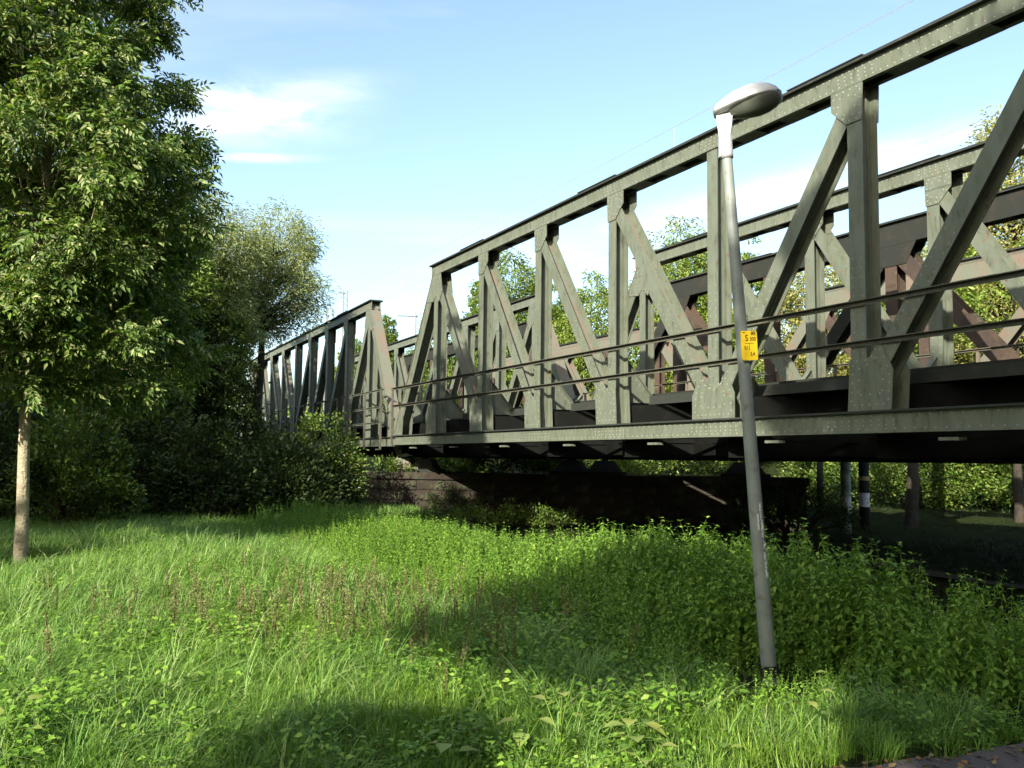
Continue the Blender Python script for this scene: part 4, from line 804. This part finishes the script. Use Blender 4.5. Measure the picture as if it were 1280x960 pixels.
X = g.normal(-2.0, 1.3, 170); Y = g.normal(9.4, 1.2, 170); X2 = g.normal(-.3, .9, 40); Y2 = g.normal(8.6, 1.0, 40); X, Y = np.r_[X, X2], np.r_[Y, Y2]; k = Y > 6.3; put('dock_stalks', 'brown seed stalks standing in the meadow left of the nettles', dk, X[k], Y[k], .38, .62)
X, Y = frustum_pts(150, 6, 20, g); k = (lat_(X, Y) < 6.3); sm_ = blades(2, .75, .05, .005, .5, 340, STRAW, 'straw'); put('straw_stems', 'single dry straw stems leaning in the meadow', [sm_], X[k], Y[k], .6, 1.1)
lowl = []
for i in range(3):
    q = np.random.default_rng(350 + i); n = 30; a = q.uniform(0, 6.28, n); r = q.uniform(.02, .18, n); P = np.stack([np.cos(a) * r, np.sin(a) * r, q.uniform(.06, .32, n)], 1); Dd = np.stack([np.cos(a), np.sin(a), q.uniform(-.3, .3, n)], 1)
    V, T_ = stamp(T_leaf6(.62, .07, -.18), P, Dd, q.normal(0, .3, n), q.uniform(.035, .07, n)); lowl.append(tri_mesh('low_plant', V, T_, NETT))
X, Y = frustum_pts(9000, 7.5, 24, g, pw=.4); k = lat_(X, Y) < 6.5; put('low_weeds', 'low leafy weeds all over the meadow', lowl, X[k], Y[k], .55, .95)
X, Y = frustum_pts(1500, 4.7, 8.5, g); k = ~path_in(X, Y - .1) & (np.sin(X * 2 + 1) + np.sin(Y * 3 + X) + g.normal(0, .7, len(X)) > .3); put('low_weeds', 'low leafy weeds mixed into the near grass', lowl, X[k], Y[k], .7, 1.2)
# a few broad leaved plants that stand out one by one near the lamp foot and in the lower middle
def broad_plant(px, py, label, n, size, seed, h=.35, lm=BIGL):
    q = np.random.default_rng(seed); a_, b_ = px - 640, 480 - py; u, w = (a_ * cr - b_ * sr) / F_PX, (a_ * sr + b_ * cr) / F_PX; v = Vector((u, c_ - w * s_, s_ + w * c_)); P0 = v * ((h * .8 - HC) / v.z)
    R = empty('broad_leaved_plant', (P0.x, P0.y, float(gz(P0.x, P0.y)))); tag(R, label, 'plant', 'broad leaved plants')
    lme = tri_mesh('leaf', *T_leaf6(.78, .06, -.15), lm); m = MB()
    for i in range(n):
        a = i * 2.4 + q.uniform(-.3, .3); r = q.uniform(.04, .13); z = h * (.45 + .55 * (i + 1) / n); p = Vector((math.cos(a) * r, math.sin(a) * r, z)); m.tube([(0, 0, -.02), (p.x * .3, p.y * .3, z * .6), p], [.005, .004, .002], 4, False)
        o = link('leaf', lme, R); d = Vector((math.cos(a), math.sin(a), q.uniform(-.35, .3))).normalized(); x = d.cross(Vector((0, 0, 1))).normalized(); zz = x.cross(d); s = size * q.uniform(.7, 1.15)
        o.matrix_local = Matrix(((x.x * s, d.x * s, zz.x * s, p.x), (x.y * s, d.y * s, zz.y * s, p.y), (x.z * s, d.z * s, zz.z * s, p.z), (0, 0, 0, 1)))
    m.build('stalks', NETT, R)
for i, (px, py, lb, n, s, h) in enumerate(((1000, 878, 'yellow green three leaved plant right of the lamp foot', 4, .11, .34), (700, 858, 'plant with one pale heart shaped leaf in the lower middle', 4, .10, .5), (790, 890, 'cluster of big pale leaves right of the heart leaf', 8, .14, .3),
        (810, 925, 'pale leaves low at the bottom edge of the lower middle', 6, .11, .22), (655, 900, 'dull green leaves left of the pale cluster', 6, .12, .3), (560, 925, 'dark green broad leaves at the bottom left of the middle', 5, .11, .25), (15, 900, 'large bright leaves at the bottom left corner', 5, .16, .4), (900, 912, 'small bright leaves below the lamp foot', 5, .08, .2), (1060, 862, 'small green leaves in the shade right of the yellow plant', 5, .09, .4))):
    broad_plant(px, py, lb, n, s, 400 + i, h)

fl = tri_mesh('fallen_leaf', *T_leaf6(.7, .05, .1), leafmat('fallen_leaves', [(.20, .09, .03), (.26, .15, .05), (.13, .07, .04), (.22, .20, .06)], .1))
X = g.uniform(.5, 5, 420); Y = np.array([path_edge(x) for x in X]) - np.abs(g.normal(0, .28, len(X))) + .05
scatter('fallen_leaves', 'brown fallen leaves along the path edge', fl, np.stack([X, Y, np.full(len(X), .042)], 1), np.stack([g.normal(0, .3, len(X)), g.normal(0, .3, len(X)), g.uniform(0, 6.28, len(X))], 1), np.repeat(g.uniform(.03, .06, len(X))[:, None], 3, 1))
